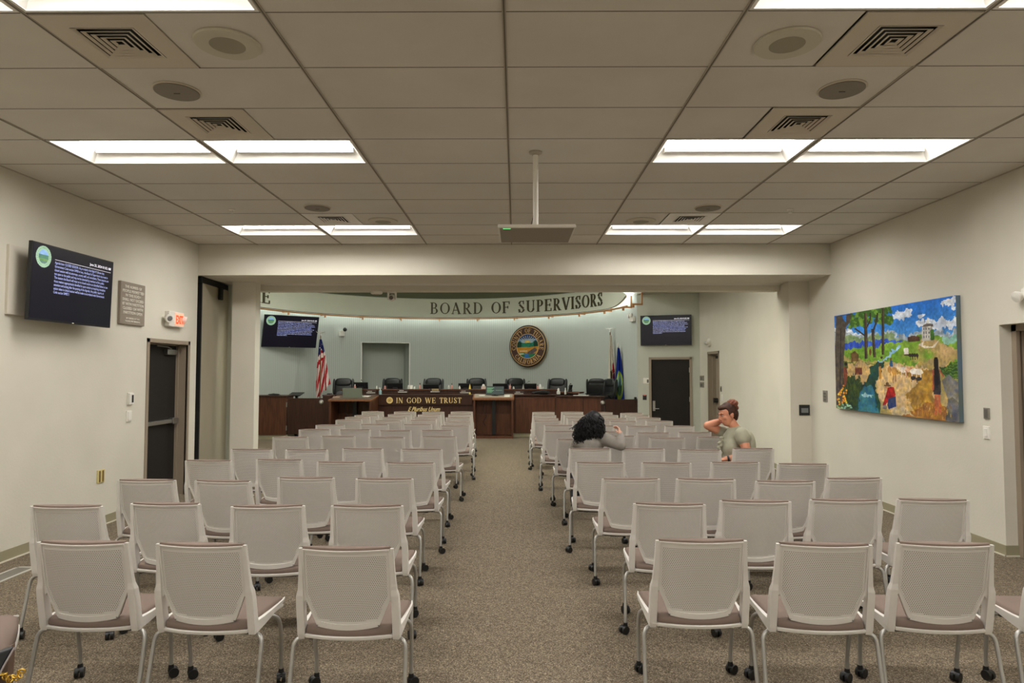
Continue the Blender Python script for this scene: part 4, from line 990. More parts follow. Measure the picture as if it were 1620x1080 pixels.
me = bpy.data.meshes.new('backrest_shell'); me.from_pydata(vs, [], fs); me.materials.append(shell_m)
bm = bmesh.new(); bm.from_mesh(me); bmesh.ops.recalc_face_normals(bm, faces=bm.faces)
# solid lip that follows the outline and covers the cut edge
def outline(n=12):
    P = []
    for k in range(n+1): P.append((-.213+.426*k/n, ZT-.003))
    for k in range(1, 8): z = ZT-.003-(ZT-.003-.605)*k/8; P.append((halfw(z), z))
    for k in range(0, 7): z = .605-(.605-.45)*k/6; P.append((halfw(z), z))
    for k in range(0, 13): x = .152-.304*k/12; P.append((x, zlow(x)-.0))
    for k in range(0, 7): z = .45+(.605-.45)*k/6; P.append((-halfw(z), z))
    for k in range(1, 8): z = .605+(ZT-.003-.605)*k/8; P.append((-halfw(z), z))
    return P
lip = MB(); OL = outline(); cx, cz = 0, .64; rs = []
N_ = len(OL)
for k in range(N_):
    x, z = OL[k]; x0, z0 = OL[k-1]; x1, z1 = OL[(k+1) % N_]; tx, tz = x1-x0, z1-z0; l = math.hypot(tx, tz) or 1; nx, nz = tz/l, -tx/l
    if nx*(cx-x)+nz*(cz-z) < 0: nx, nz = -nx, -nz
    wd = .011 if z > .46 else .028
    a = (x, z); b = (x+nx*wd, z+nz*wd)
    rs.append([shell_pt(a[0], a[1], -.004), shell_pt(b[0], b[1], -.002), shell_pt(b[0], b[1], .004), shell_pt(a[0], a[1], .008)])
rs.append(rs[0]); lip.rings(rs, True, False)
lm_ = lip.mesh('lip', shell_m, True); bm.from_mesh(lm_)
bm.to_mesh(me); bm.free(); M_BACK = me
# cloth pad on the front of the back; its top shows as the brown strip
pad = MB(); rs = []
for j in range(15):
    z = [.848,.850,.846,.838,.80,.76,.72,.68,.64,.605,.57,.53,.50,.47,.455][j]; hw = halfw(min(z,.838))-(.004 if j > 1 else .008); rg = []
    zz = min(z, .838)
    th = [.006,.016,.022,.024][j] if j < 4 else .024
    for i in range(13):
        x = -hw+2*hw*i/12; rg.append((x, yc(zz)-bulge(x, zz)*(1 if j > 1 else .75)+.0075, z-(.004*(abs(i-6)/6)**2 if j < 2 else 0)))
    for i in range(13):
        x = hw-2*hw*i/12; rg.append((x, yc(zz)-bulge(x, zz)*.35+.0075+th*(1-.5*abs(x/hw)**4), z-(.004*(abs(i-6)/6)**2 if j < 2 else 0)))
    rs.append(rg)
pad.rings(rs); M_PAD = pad.mesh('back_pad', cloth_m, True)
# seat outline
def seat_outline(g=0, n=10):
    P = []
    for k in range(n+1): x = -.212+.424*k/n; P.append((x*(1+g*4), .072-.030*(1-(x/.212)**2)-g))
    P += [(.228+g, .13), (.243+g, .25), (.252+g, .36), (.25+g, .42), (.235+g, .445+g)]
    for k in range(1, n): x = .235-.47*k/n; P.append((x, .445+.012*(1-(x/.235)**2)+g))
    P += [(-.235-g, .445+g), (-.25-g, .42), (-.252-g, .36), (-.243-g, .25), (-.228-g, .13)]
    return P
def seat_z(y): return .432+.022*math.sin(min(1, max(0, y/.45))*PI*.55)-(.03*max(0, (y-.38)/.08)**2)
def layer(pts, sc, dz): return [(x*sc, .25+(y-.25)*sc, seat_z(.25+(y-.25)*sc)+dz) for x, y in pts]
so = seat_outline()
mb = MB(); mb.rings([layer(so, .97, -.040), layer(so, 1.0, -.030), layer(so, 1.0, -.016), layer(so, .985, -.004), layer(so, .94, .004), layer(so, .7, .005), layer(so, .35, .001), layer(so, .05, -.002)])
M_SEAT = mb.mesh('seat_cushion', cloth_m, True)
so2 = seat_outline(.006)
mb = MB(); mb.rings([layer(so2, .9, -.056), layer(so2, .985, -.053), layer(so2, 1.0, -.047), layer(so2, 1.0, -.038), layer(so2, .98, -.036)]); M_PAN = mb.mesh('seat_pan', shell_m, True)
# side frame: post and arm rail
def side_mesh(s):
    mb = MB(); P = [(.2235,.008,.839,.016,.018),(.2265,.028,.72,.020,.022),(.2305,.045,.63,.026,.028),(.2345,.052,.598,.034,.040),(.2355,.062,.55,.036,.044),(.236,.080,.46,.036,.046),(.236,.092,.40,.036,.05),(.235,.097,.376,.030,.045)]
    rs = [[(s*(x-w/2), y-d/2, z), (s*(x+w/2), y-d/2, z), (s*(x+w/2), y+d/2, z), (s*(x-w/2), y+d/2, z)] for x, y, z, w, d in P]
    mb.rings(rs)
    # rail runs forward under the seat edge, thinning to a point
    R = [(.240,.09,.377,.435,.026),(.246,.18,.388,.432,.020),(.254,.30,.409,.436,.014),(.258,.40,.425,.440,.010),(.250,.445,.432,.440,.006)]
    mb.rings([[(s*(x-w/2), y, z0), (s*(x+w/2), y, z0), (s*(x+w/2), y, z1), (s*(x-w/2), y, z1)] for x, y, z0, z1, w in R])
    # brace from the knee to the narrowing shell
    mb.rings([[(s*(.222-dx), yc(z)-.006, z), (s*.236, yc(z)-.01, z), (s*.236, yc(z)+.016, z), (s*(.222-dx), yc(z)+.012, z)] for z, dx in ((.63,.006),(.60,.012),(.575,.014),(.56,.004))])
    return mb.mesh('side_frame', shell_m, False)
M_SIDE = [side_mesh(-1), side_mesh(1)]
def leg_mesh(s, front):
    if front: p = [(.12,.29,.385),(.20,.315,.385),(.238,.335,.375),(.258,.355,.345),(.262,.37,.28),(.259,.385,.18),(.257,.393,.12),(.257,.395,.062)]
    else: p = [(.12,.14,.375),(.21,.12,.372),(.255,.105,.368),(.275,.095,.35),(.281,.085,.31),(.283,.060,.20),(.285,.035,.10),(.286,.028,.062)]
    return MB().tube(bez([(s*x, y, z) for x, y, z in p], 3), .0108, 10).mesh('leg', silver_m, True)
M_LEG = [(leg_mesh(s, f), s, f) for f in (0, 1) for s in (-1, 1)]
def caster_mesh(s, front, rot):
    c = (.257, .395) if front else (.286, .028); M = Matrix.Translation((s*c[0], c[1], 0)) @ Matrix.Rotation(rot, 4, 'Z')
    mb = MB()
    for q in (-1, 1):
        W = M @ Matrix.Translation((q*.014, -.012, .0265)) @ Matrix.Rotation(PI/2, 4, 'Y')
        mb.lathe([(.018,-.009),(.0262,-.009),(.0265,0),(.0262,.009),(.018,.009)], 18, M=W)
    mb.lathe([(.014,.036),(.016,.046),(.013,.07),(.001,.07)], 12, M=M); mb.ell((0,0,0), (.024,.026,.014), 12, 8, M=M @ Matrix.Translation((0,-.008,.040)))
    return mb.mesh('caster', caster_m, True)
M_CAST = {}
for me_, s, f in M_LEG: M_CAST[(s, f)] = [caster_mesh(s, f, r) for r in (.4, -.9, 2.2)]
mb = MB(); mb.box((-.15,.13,.355),(.15,.17,.380)); mb.box((-.15,.27,.365),(.15,.31,.392)); mb.box((-.12,.15,.362),(-.09,.29,.385)); mb.box((.09,.15,.362),(.12,.29,.385)); mb.box((-.06,.10,.362),(.06,.14,.378))
mb.box((-.2,.105,.366),(-.14,.14,.385)); mb.box((.14,.105,.366),(.2,.14,.385)); mb.box((-.23,.30,.372),(-.14,.33,.395)); mb.box((.14,.30,.372),(.23,.33,.395))
M_UND = mb.mesh('under_frame', under_m)
def link(name, me, par):
    o = bpy.data.objects.new(name, me); COL.objects.link(o); o.parent = par; return o
def chair(label, x, y, rz, group):
    t = thing('mesh_chair', label, 'chair', (x, y, 0), rz, group)
    link('backrest', M_BACK, t); link('back_pad', M_PAD, t); link('seat', M_SEAT, t); link('seat_pan', M_PAN, t)
    for m in M_SIDE: link('side_frame', m, t)
    for me_, s, f in M_LEG:
        l = link('leg', me_, t); link('caster', random.choice(M_CAST[(s, f)]), l)
    link('under_frame', M_UND, t); return t
# measured top corners of every back, row by row from the nearest: (x left, y left, x right, y right)
LEFT = [
 [(472.8,864.7,621.4,865.5),(243.9,857.8,391,860.5),(52.8,855.5,207,856.4)],
 [(525,798,636,798),(366,799.4,480.5,797.6),(201.4,794.4,316.7,795.3),(49,798.6,163.9,798.6)],
 [(563,755.3,652.8,755.7),(438.2,753.7,529.3,754),(307.4,758,396.3,759.6),(183.7,757.5,278.5,757.5)],
 [(610.6,730.2,687.8,730.6),(500.6,728.7,576.7,729.4),(404.1,724.8,478.5,725.9),(291.9,726.3,366.7,727)],
 [(634.2,708.7,698.9,709.2),(536.4,707.6,600,708.3),(457.2,709.4,523.3,709.4),(364.1,708.8,430.4,709.4)],
 [(666.9,688.3,721.7,688.9),(583.9,690,638.7,690),(507,687.8,561,688.6),(431.7,689.4,487.2,689.4)],
 [(660,678.3,707.2,678.7),(608,679,656.7,679.2),(536.4,677.6,586,678),(473,677,522,677.6)],
 [(697.8,671.4,742.2,671.8),(638.3,669.4,682.2,669.4),(569.4,669.4,614.4,669.1),(500,670,544.4,670.6)],
 [(704.2,664.7,743.3,665.2),(648.3,662.7,687.8,662.7),(595.6,663.4,633.9,663.6),(532.2,662,571,662.4)],
 [(706,658.2,743.5,658.2),(655.6,657.8,691,657.8),(606,657.9,641,658.2),(546.7,657.6,584.4,657.9)],
 [(708.3,653.4,745,653.2),(663.3,653.6,697.8,654),(612.8,653.2,646.7,653.6),(564.4,654.7,600,655.1)],
 [(711.7,649.1,745.5,649.1),(670.6,649.4,704,649.4),(624,648.9,657.4,649.2),(573,648.8,606,649)]]
RIGHT = [
 [(1040.4,852.6,1181,853.3),(1229,857.4,1379.6,860.5),(1422,856.9,1570,860.0),(1640,858,1795,862)],
 [(1005,794.4,1115,796.2),(1140.8,790,1249.2,791.6),(1287.8,788.5,1393.7,789.6),(1419.6,787.8,1528.5,789.6)],
 [(958,755.5,1045,755.5),(1068.7,755.3,1158.7,757),(1198.3,759.2,1287.5,759.7),(1310,755.2,1393.3,754.4)],
 [(911.7,729.7,987.5,730.5),(1015.8,730,1093,731),(1132,729.7,1205,729.7),(1226.7,731.7,1304.2,732.5)],
 [(905.6,707.8,969.5,708),(988.9,707.8,1052.8,708.3),(1066.7,709.4,1133.3,710),(1161.3,708,1223.3,707.6)],
 [(882.2,692.8,938,692.9),(953,687.7,1007.8,687.8),(1025.6,690.9,1079.8,690.9),(1105,689.4,1158,689.4)],
 [(862.2,680,911,680.6),(935,680.7,984.4,681),(1010.6,682.6,1059.4,682.6),(1073.3,681.8,1122.4,682)],
 [(861.7,670.6,906,670.9),(926,671.5,970.9,671.7),(993.3,672,1036.9,672.2),(1053.3,672,1096.9,672)],
 [(846,663.6,885.6,663.8),(907.8,664.2,946,664.3),(966,664.8,1006,664.6),(1023.3,664,1063,664.1)],
 [(844.4,659.4,882,659.8),(897.2,659.4,936,659.5),(953,659.9,991.7,660),(1006,659,1044,659)],
 [(843.3,654.5,879,655),(892.2,654.4,929,654.4),(943,654.6,979,654.7),(988,655,1024.4,655)],
 [(843,649.6,876.7,649.9),(888.9,649.4,922.8,649.5),(935,650.2,968.7,650.2),(981.7,651.1,1015,651.4)]]
ORD = ['nearest','second','third','fourth','fifth','sixth','seventh','eighth','ninth','tenth','eleventh','farthest']
SEATS = ['aisle seat','second seat from the aisle','third seat from the aisle','seat nearest the side wall']
CH = {}
for side_, rows in (('left', LEFT), ('right', RIGHT)):
    for r, row in enumerate(rows):
        cs = [(onz(q[0]+1, q[1]+2, .84)+onz(q[2]-1, q[3]+2, .84))/2 for q in row]
        for _ in range(40):
            for i in range(len(cs)-1):
                d = cs[i+1].x-cs[i].x; g = .592-abs(d)
                if g > 0: sg = 1 if d > 0 else -1; cs[i].x -= sg*g/2; cs[i+1].x += sg*g/2
        for k, (xa, ya, xb, yb) in enumerate(row):
            a, b = onz(xa+1, ya+2, .84), onz(xb-1, yb+2, .84); c = cs[k]; ang = math.atan2(b.y-a.y, b.x-a.x)
            lim = .14 if r < 3 else (.07 if r < 6 else .0); ang = max(-lim, min(lim, ang*(.9 if r < 6 else 0)))
            seat = SEATS[k]
            if side_ == 'left' and r == 0 and k == 2: seat = 'third seat from the aisle'
            lab = 'white mesh-back chair %s of the aisle, %s row, %s' % (side_, ORD[r], seat)
            CH[(side_, r, k)] = chair(lab, c.x, c.y, ang, 'white mesh-back chairs %s of the aisle' % side_)
# the turned chair at the bottom left corner
chair('white mesh-back chair turned sideways at the bottom left corner under the bag', -2.82, 3.01, -math.radians(58), 'white mesh-back chairs left of the aisle')
# ------------------------------------------------------------------ dais, rails and podiums
def seg_box(mb, p, q, z0, z1, th, mi=0):
    """box standing along the line p-q with its thickness on the far side"""
    d = Vector((q[0]-p[0], q[1]-p[1], 0)); L = d.length; M = Matrix.Translation((p[0], p[1], 0)) @ Matrix.Rotation(math.atan2(d.y, d.x), 4, 'Z')
    mb.box((0, 0, z0), (L, th, z1), mi, M)
# left low cabinet and gate
t = thing('low_cabinet', 'brown wooden low cabinet beside the left column, left of the gate', 'cabinet')
mb = MB(); mb.box((-7.0,16.38,.11),(-5.70,16.9,1.05)); mb.build('body', wood_m, t, bevel=.004)
MB().box((-7.0,16.35,1.05),(-5.68,16.93,1.085)).build('top', wooddk_m, t, bevel=.004)
MB().box((-7.0,16.40,0),(-5.66,16.88,.11)).build('base', base_m, t)
mb = MB(); [mb.box((-5.70,16.365,z-.06),(-5.675,16.385,z+.06)) for z in (.86,.28)]; mb.build('hinge', steel_m, t)
t = thing('swing_gate', 'brown wooden gate with white lock under the flag of stripes', 'gate')
MB().box((-5.67,16.39,.13),(-4.80,16.43,1.02)).build('panel', wooddk_m, t, bevel=.003)
def lock(px, py, Y, par, r=.055):
    p = at(px, py, Y); MB().lathe([(r,0),(r,.015),(r*.8,.02),(.001,.02)], 20, M=Matrix.Translation(p) @ Matrix.Rotation(PI/2,4,'X')).build('lock', steel_m, par, True)
    MB().lathe([(r*.4,.018),(r*.4,.035),(.001,.035)], 16, M=Matrix.Translation(p) @ Matrix.Rotation(PI/2,4,'X')).build('lock_knob', white_m, par, True)
lock(508.5, 635.5, 16.388, t)
t = thing('dais_desk', 'long two-tier dark walnut dais desk in front of the round wall', 'desk')
PTS = [(-4.80,16.42),(-4.62,17.03),(1.03,17.03),(2.20,16.62)]
mb = MB(); seg_box(mb, (-4.80,16.38), (-4.62,16.38), 0, 1.08, .5); mb.build('end_post', wooddk_m, t, bevel=.004)
mb = MB(); mb.box((-4.62,17.03,.105),(-1.0,17.07,1.06)); mb.build('front_panel', wooddk_m, t)
mb = MB(); a, b = at(596, 624, 17.0), at(747.5, 640, 17.0); mb.box((a.x,17.0,b.z-.01),(b.x,17.03,a.z-.02)); mb.build('motto_panel', wooddk_m, t, bevel=.004)
mb = MB(); mb.box((-1.0,17.03,.105),(1.03,17.07,1.04)); mb.box((-.0,17.015,.105),(1.0,17.03,1.0)); mb.build('front_panel', wood_m, t, bevel=.003)
mb = MB(); seg_box(mb, (1.03,17.03), (2.16,16.64), .105, 1.03, .04); mb.build('front_panel', wood_m, t, bevel=.003)
mb = MB(); [mb.box((x-.008,17.012,.105),(x+.008,17.03,1.0)) for x in (-.02,1.01)]; seg_box(mb, (1.70,16.785), (1.72,16.778), .105, 1.03, .02); mb.build('panel_stile', wooddk_m, t)
mb = MB(); mb.box((2.13,16.60,0),(2.22,16.72,1.04)); mb.build('end_post', wooddk_m, t, bevel=.004)
mb = MB(); mb.box((-4.66,16.98,1.06),(1.05,17.47,1.085)); seg_box(mb, (1.03,16.98), (2.22,16.57), 1.03, 1.06, .55); mb.build('lower_ledge', wooddk_m, t, bevel=.004)
mb = MB(); mb.box((-4.66,17.05,0),(1.03,17.09,.105)); seg_box(mb, (1.03,17.05), (2.16,16.66), 0, .105, .03); mb.build('base', base_m, t)
mb = MB(); mb.box((-4.60,17.47,PLAT),(1.08,17.52,1.185)); seg_box(mb, (1.08,17.47), (1.62,17.25), PLAT, 1.15, .05); mb.build('riser', wooddk_m, t)
mb = MB(); mb.box((-4.64,17.44,1.18),(1.10,17.62,1.215)); mb.build('upper_ledge', wood_m, t, bevel=.004)
mb = MB(); seg_box(mb, (1.05,17.40), (1.66,17.12), 1.11, 1.15, .34); mb.build('upper_ledge', wood_m, t, bevel=.004)
mb = MB(); mb.box((-4.60,17.62,1.08),(1.10,18.15,1.11)); mb.build('worktop', wooddk_m, t)
mb = MB(); mb.box((-5.05,17.2,1.04),(-4.66,17.6,1.07)); mb.box((-4.98,17.25,PLAT),(-4.94,17.55,1.04)); mb.build('side_shelf', wooddk_m, t)
t2 = thing('swing_gate', 'brown wooden gate with round white lock at the right end of the dais', 'gate')
MB().box((2.24,16.60,.13),(3.02,16.64,.985)).build('panel', wooddk_m, t2, bevel=.003); lock(953.3, 637, 16.6, t2)
MB().box((2.98,16.58,.96),(3.03,16.66,1.04)).build('latch', black_m, t2, bevel=.003)
MB().box((3.02,16.60,0),(3.05,16.66,.99)).build('gate_post', wooddk_m, t2)
# motto lettering and medallion
t = thing('motto_lettering', 'gold raised words IN GOD WE TRUST on the front of the dais', 'lettering')
def flat_word(word, p0, p1, pyb, pyt, Y, m, par, dep=.02):
    a, b = at(p0, pyb, Y), at(p1, pyb, Y); H = at(p0, pyt, Y).z-a.z; W = text_width(word, .12); s = (b.x-a.x)/W; x = 0
    for c in word:
        if c != ' ': glyph_mb(c, lambda u, v, d, x=x: (a.x+(x+u)*s, Y-d, a.z+v*H), dep).build('letter_'+c.lower(), m, par)
        x += glyph(c)[1]+.12
flat_word('IN GOD WE TRUST', 626.8, 730, 637.4, 628.8, 16.998, gold_m, t)
p = at(616.4, 633, 16.99); t = thing('gold_medallion', 'round gold medallion left of the motto on the dais', 'medallion', p, rot=(PI/2,0,0))
MB().lathe([(.082,-.012),(.084,.0),(.078,.008),(.07,.004),(.001,.008)], 32).build('disc', gold_m, t, True)
mb = MB(); [mb.box((-.004,.02,.006),(.004,.06,.010),0,Matrix.Rotation(2*PI*k/13,4,'Z')) for k in range(13)]; mb.lathe([(.018,.006),(.014,.012),(.001,.012)], 16); mb.build('relief', mat('darker gold', (176,142,70), .45, .4), t)
a = at(645, 650.2, 17.03); me = text_mesh('E Pluribus Unum', .16, 'LEFT', shear=.5, bold=.002, extrude=.006)
xs_ = [v.co.x for v in me.vertices]; k = (at(696, 650, 17.03).x-a.x)/(max(xs_)-min(xs_))
o = place_mesh(me, 'motto_script', gold_m, None, Matrix.Translation((a.x, 17.02, a.z)) @ Matrix.Rotation(PI/2, 4, 'X') @ Matrix.Diagonal((k,1,1,1)))
tag(o, 'gold italic script E Pluribus Unum under the motto on the dais', 'lettering')
# nameplates
npm = mat('nameplate white text', (206,202,192), .6); npd = mat('nameplate plate', (58,38,30), .5)
for px, py, lab, kind in [(587,619.7,'beside the laptop, leftmost',0),(637,618.5,'in front of the second black chair',0),(688.5,618,'gold topped, in front of the third black chair',1),(735,619.5,'in front of the fourth black chair',0),(821,621,'in front of the fifth black chair, right of the podium screen',0)]:
    q = at(px, py, 17.43); t = thing('nameplate', 'small dais nameplate %s' % lab, 'nameplate', (q.x, 17.425, q.z))
    MB().box((-.14,-.006,-.055),(.14,.012,.055)).build('plate', npd, t)
    mb = MB()
    for k in range(9): mb.box((-.115+.026*k,-.010,-.035),(-.097+.026*k,-.006,-.012))
    for k in range(4): mb.box((-.085+.03*k,-.010,.008),(-.064+.03*k,-.006,.026))
    mb.build('raised_text', npm, t)
    if kind: MB().box((-.09,-.010,.0),(.09,-.006,.055)).build('gold_badge', mat('dull gold badge', (168,146,98), .5, .3), t)

# podiums: open-fronted stands with sloping tops
def podium(name, label, x0, x1, yf, yb, zf, zb, column, inl=(146,138,122)):
    t = thing(name, label, 'lectern')
    for s in (x0, x1-.05):
        mb = MB(); mb.prism([(yf,0),(yb,0),(yb,zb-.03),(yf,zf-.03)], 'x', s, s+.05); mb.build('side_panel', wood_m, t)
    mb = MB(); mb.prism([(yf-.02,zf-.03),(yb+.02,zb-.03),(yb+.02,zb+.01),(yf-.02,zf+.01)], 'x', x0-.02, x1+.02); mb.build('sloping_top', woodlt_m, t)
    mb = MB(); mb.prism([(yf+.02,zf+.011),(yb-.02,zb+.011),(yb-.02,zb+.016),(yf+.02,zf+.016)], 'x', x0+.02, x1-.02); mb.build('top_inlay', mat('laminate inlay %d' % inl[0], inl, .5), t)
    MB().box((x0+.05,yf+.02,0),(x1-.05,yf+.06,.07)).build('bottom_rail', wood_m, t)
    mb = MB(); mb.box((x0+.05,yb-.12,.07),(x1-.05,yb-.08,.60)); mb.box((x0+.05,yb-.06,.60),(x1-.05,yb-.03,zf-.05)); mb.build('back_panel', wood_m, t)
    mb = MB(); [mb.box((xc-.045,yb-.22,.07),(xc+.045,yb-.13,zf-.04)) for xc in column]; mb.build('lift_column', black_m, t)
    mb = MB(); mb.tube(bez([(x0+.28,yb-.25,zf-.06),(x0+.24,yb-.25,.72),(x0+.32,yb-.24,.55),(x0+.24,yb-.2,.42),(x0+.3,yb-.2,.3)]), .008, 6); mb.build('cable', black_m, t, True)
    return t
podium('podium', 'brown open-fronted lectern with screen on top at the end of the aisle', at(749,640,16.7).x, at(812,640,16.7).x, 16.62, 17.0, .995, 1.09, [at(781,640,16.8).x])
podium('podium', 'brown open-fronted stand under the open laptop left of the motto', at(521,640,16.15).x, at(588,640,16.15).x, 16.12, 16.9, .985, 1.06, [at(563,640,16.8).x], (84,66,52))

# ------------------------------------------------------------------ equipment on the dais
lap_m = mat('laptop grey green', (140,150,136), .4, .4)
q = at(558.5, 627, 16.45); t = thing('laptop', 'open grey laptop seen from behind on the left stand', 'laptop', (q.x, 16.42, 1.03), .03)
LM = Matrix.Rotation(math.radians(5.5), 4, 'X')
MB().box((-.24,-.02,.0),(.24,.28,.018),0,LM).build('base', lap_m, t, bevel=.004)
MB().box((-.24,-.004,.0),(.24,.004,.235),0,Matrix.Translation((0,-.02,.012)) @ Matrix.Rotation(math.radians(12), 4, 'X')).build('lid', lap_m, t, bevel=.003)
MB().lathe([(.012,0),(.012,.003),(.001,.003)], 16, M=Matrix.Translation((0,-.026,.045)) @ Matrix.Rotation(PI/2+math.radians(12),4,'X')).build('lid_logo', white_m, t)
def papers(label, x, y, z, w, d, rz, m, tilt=.0):
    t = MB().box((-w/2,-d/2,0),(w/2,d/2,.012)).build('paper_stack', m, None); t.location = (x,y,z); t.rotation_euler = (tilt,0,rz); tag(t, label, 'papers')
pap = mat('paper white', (206,200,188), .7); papbr = mat('paper tan', (150,124,106), .7)
q = at(531, 628, 16.4); papers('tan papers left of the laptop on the left stand', q.x, 16.45, 1.035, .16, .24, .2, papbr, .096)
q = at(583, 626.5, 16.6); papers('flat white papers right of the laptop on the left stand', q.x-.05, 16.6, 1.05, .16, .22, -.1, pap, .096)
q = at(783, 624, 16.85); t = thing('desk_monitor', 'monitor showing faint green text on top of the right lectern', 'monitor', (q.x, 16.86, 1.07), -.05)
MB().box((-.235,-.015,.02),(.235,.015,.235)).build('housing', black_m, t, bevel=.004)
sm = MB().box((-.225,-.018,.03),(.225,-.015,.226)).build('display', mat('grey display', (74,84,86), .25, emit=.12), t)
mb = MB(); [mb.box((-.2,-.0195,.19-.022*k),(-.02-.03*(k%3),-.0185,.2-.022*k)) for k in range(6)]; mb.box((.02,-.0195,.13),(.18,-.0185,.136)); mb.build('screen_text', mat('green screen text', (110,170,120), .5, emit=.3), sm)
mb = MB(); mb.box((-.08,-.05,-.005),(.08,.06,.008)); mb.box((-.03,.0,.0),(.03,.02,.06)); mb.build('stand', black_m, t)
t = thing('microphone', 'black gooseneck microphone beside the monitor on the right lectern', 'microphone', (at(802,625,16.9).x-.1, 16.95, 1.08))
MB().lathe([(.03,0),(.03,.01),(.01,.015),(.001,.015)], 16).build('base', black_m, t, True); MB().tube(bez([(0,0,.01),(0,0,.06),(.02,-.05,.08),(.06,-.12,.07)]), .004, 6).build('gooseneck', black_m, t, True); MB().ell((.065,-.13,.068),(.01,.016,.01),10,8).build('capsule', black_m, t, True)
q = at(762.5, 624.5, 16.8); papers('grey keyboard-like pad left of the monitor on the right lectern', q.x, 16.8, 1.06, .15, .10, .1, pap, .25)
q = at(804, 624, 16.85); papers('white papers right of the monitor on the right lectern', q.x-.03, 16.8, 1.055, .14, .2, 0, pap, .25)
def monitor(px, y0, y1, Y, w, rz, label, lean=.25):
    a, b = at(px, y0, Y), at(px, y1, Y); t = thing('desk_monitor', label, 'monitor', (b.x, Y, 1.11), rz, 'black monitors along the dais')
    h = .25; zt = a.z-1.11; M = Matrix.Translation((0,0,zt-h)) @ Matrix.Rotation(lean, 4, 'X')
    MB().box((-w/2,-.02,.0),(w/2,.015,h),0,M).build('housing', black_m, t, bevel=.006)
    MB().box((-.06,-.05,.03),(.06,-.02,.13),0,M).build('back_cover', mat('dark grey plastic', (40,40,40), .4), t, bevel=.006)
    MB().box((-w/2+.01,.015,.015),(w/2-.01,.017,h-.01),0,M).build('display', black_m, t)
    mb = MB(); mb.box((-.1,-.1,0),(.1,.08,.012)); mb.box((-.025,-.045,.01),(.025,-.02,zt-h+.1)); mb.build('stand', black_m, t, bevel=.003)
for a in [(571.7,604,614,17.95,.38,0,'black monitor beside the leftmost black chair on the dais'),(625.5,605,614,17.9,.42,0,'black monitor in front of the second black chair on the dais'),
          (682,607,614,17.9,.43,0,'black monitor in front of the third black chair on the dais'),(737,605.5,614,17.9,.40,0,'black monitor in front of the fourth black chair on the dais'),
          (791,606,615,17.9,.40,.05,'black monitor behind the lectern screen on the dais'),(838.5,606,616,17.9,.34,.1,'black monitor right of the fifth black chair on the dais'),
          (900,608,619,17.35,.17,1.1,'black monitor turned sideways at the right end of the dais')]: monitor(*a)
# bottles, tissue boxes and other small things on the upper ledge
pink = mat('pink bottle', (196,140,128), .4); clr = mat('pale plastic', (206,206,198), .35); blu = mat('pale blue sanitizer', (150,186,190), .3); yelw = mat('yellow paper cone', (214,190,96), .6)
def bottle(px, py0, py1, Y, m, cap, label, r=.026, cat='bottle', name='bottle'):
    b, a = at(px, py1, Y), at(px, py0, Y); z0 = 1.216 if Y > 17.4 else 1.086; h = max(.06, a.z-z0)
    t = thing(name, label, cat, (b.x, Y, z0), group='small bottles on the dais ledge')
    MB().lathe([(r*.95,0),(r,.01),(r,h*.55),(r*.45,h*.68),(r*.4,h*.72)], 16).build('body', m, t, True)
    MB().lathe([(r*.5,h*.7),(r*.5,h*.95),(.001,h)], 14).build('cap', cap, t, True)
    return t
W_ = white_m
for a in [(561.5,607.5,616,17.55,pink,W_,'pink bottle left of the leftmost monitor'),(609,608,616,17.55,pink,black_m,'pink bottle left of the monitor at the second black chair'),
          (596,610,616,17.55,clr,W_,'small white bottle between the leftmost monitor and the second black chair'),(646,609,616,17.55,clr,W_,'small white bottle right of the second monitor'),
          (656,611,616,17.55,clr,W_,'short clear bottle right of the square white box'),(664.3,605.5,616,17.55,pink,black_m,'pink bottle with dark cap left of the third monitor'),
          (709.8,609,616,17.55,clr,W_,'small white-capped bottle right of the third black chair'),(714.8,606,616,17.55,pink,black_m,'pink bottle with dark cap left of the fourth monitor'),
          (727,610,616,17.55,clr,W_,'small white-capped bottle in front of the fourth monitor'),(807,607,616,17.55,pink,pink,'pink pump bottle in front of the fifth black chair'),
          (812.5,611,616,17.55,clr,W_,'small white bottle in front of the fifth black chair'),(850.5,608,617,17.55,pink,black_m,'pink bottle with dark cap right of the sixth monitor'),
          (859,612,617,17.55,clr,W_,'short clear bottle right of the white tissue box'),(894.5,613,620,17.2,clr,W_,'small white bottle beside the sideways monitor'),
          (743.3,621,624.5,17.2,yelw,yelw,'tiny yellow bottle on the lower ledge beside the right lectern')]: bottle(*a)
t = bottle(601.6,613,624,17.2,blu,W_,'pale blue sanitizer bottle with white pump on the lower ledge',.036); MB().box((-.035,-.008,.155),(.012,.008,.17)).build('pump_spout', W_, t)
def carton(px, py, Y, w, h, m, label, name='box', cat='box', extra=None):
    q = at(px, py, Y); z0 = 1.216 if Y > 17.4 else 1.086
    t = thing(name, label, cat, (q.x, Y, z0)); MB().box((-w/2,-w*.35,0),(w/2,w*.35,h)).build('carton', m, t, bevel=.004)
    if extra: MB().ell((0,0,h+extra*.4),(w*.33,w*.2,extra),12,8).build('tissue', W_, t, True)
carton(651,613,17.56,.07,.10,W_,'small square white box between two white bottles on the ledge',extra=None)
carton(765,614,17.56,.12,.07,mat('tissue box rose', (196,170,158), .6),'tissue box with white tissue in front of the fourth black chair','tissue_box','tissue box',.045)
carton(854.5,615,17.57,.08,.06,clr,'tissue box with white tissue right of the sixth monitor','tissue_box','tissue box',.05)
carton(883.5,617,17.25,.09,.08,clr,'tissue box with large white tissue in front of the sixth black chair','tissue_box','tissue box',.06)
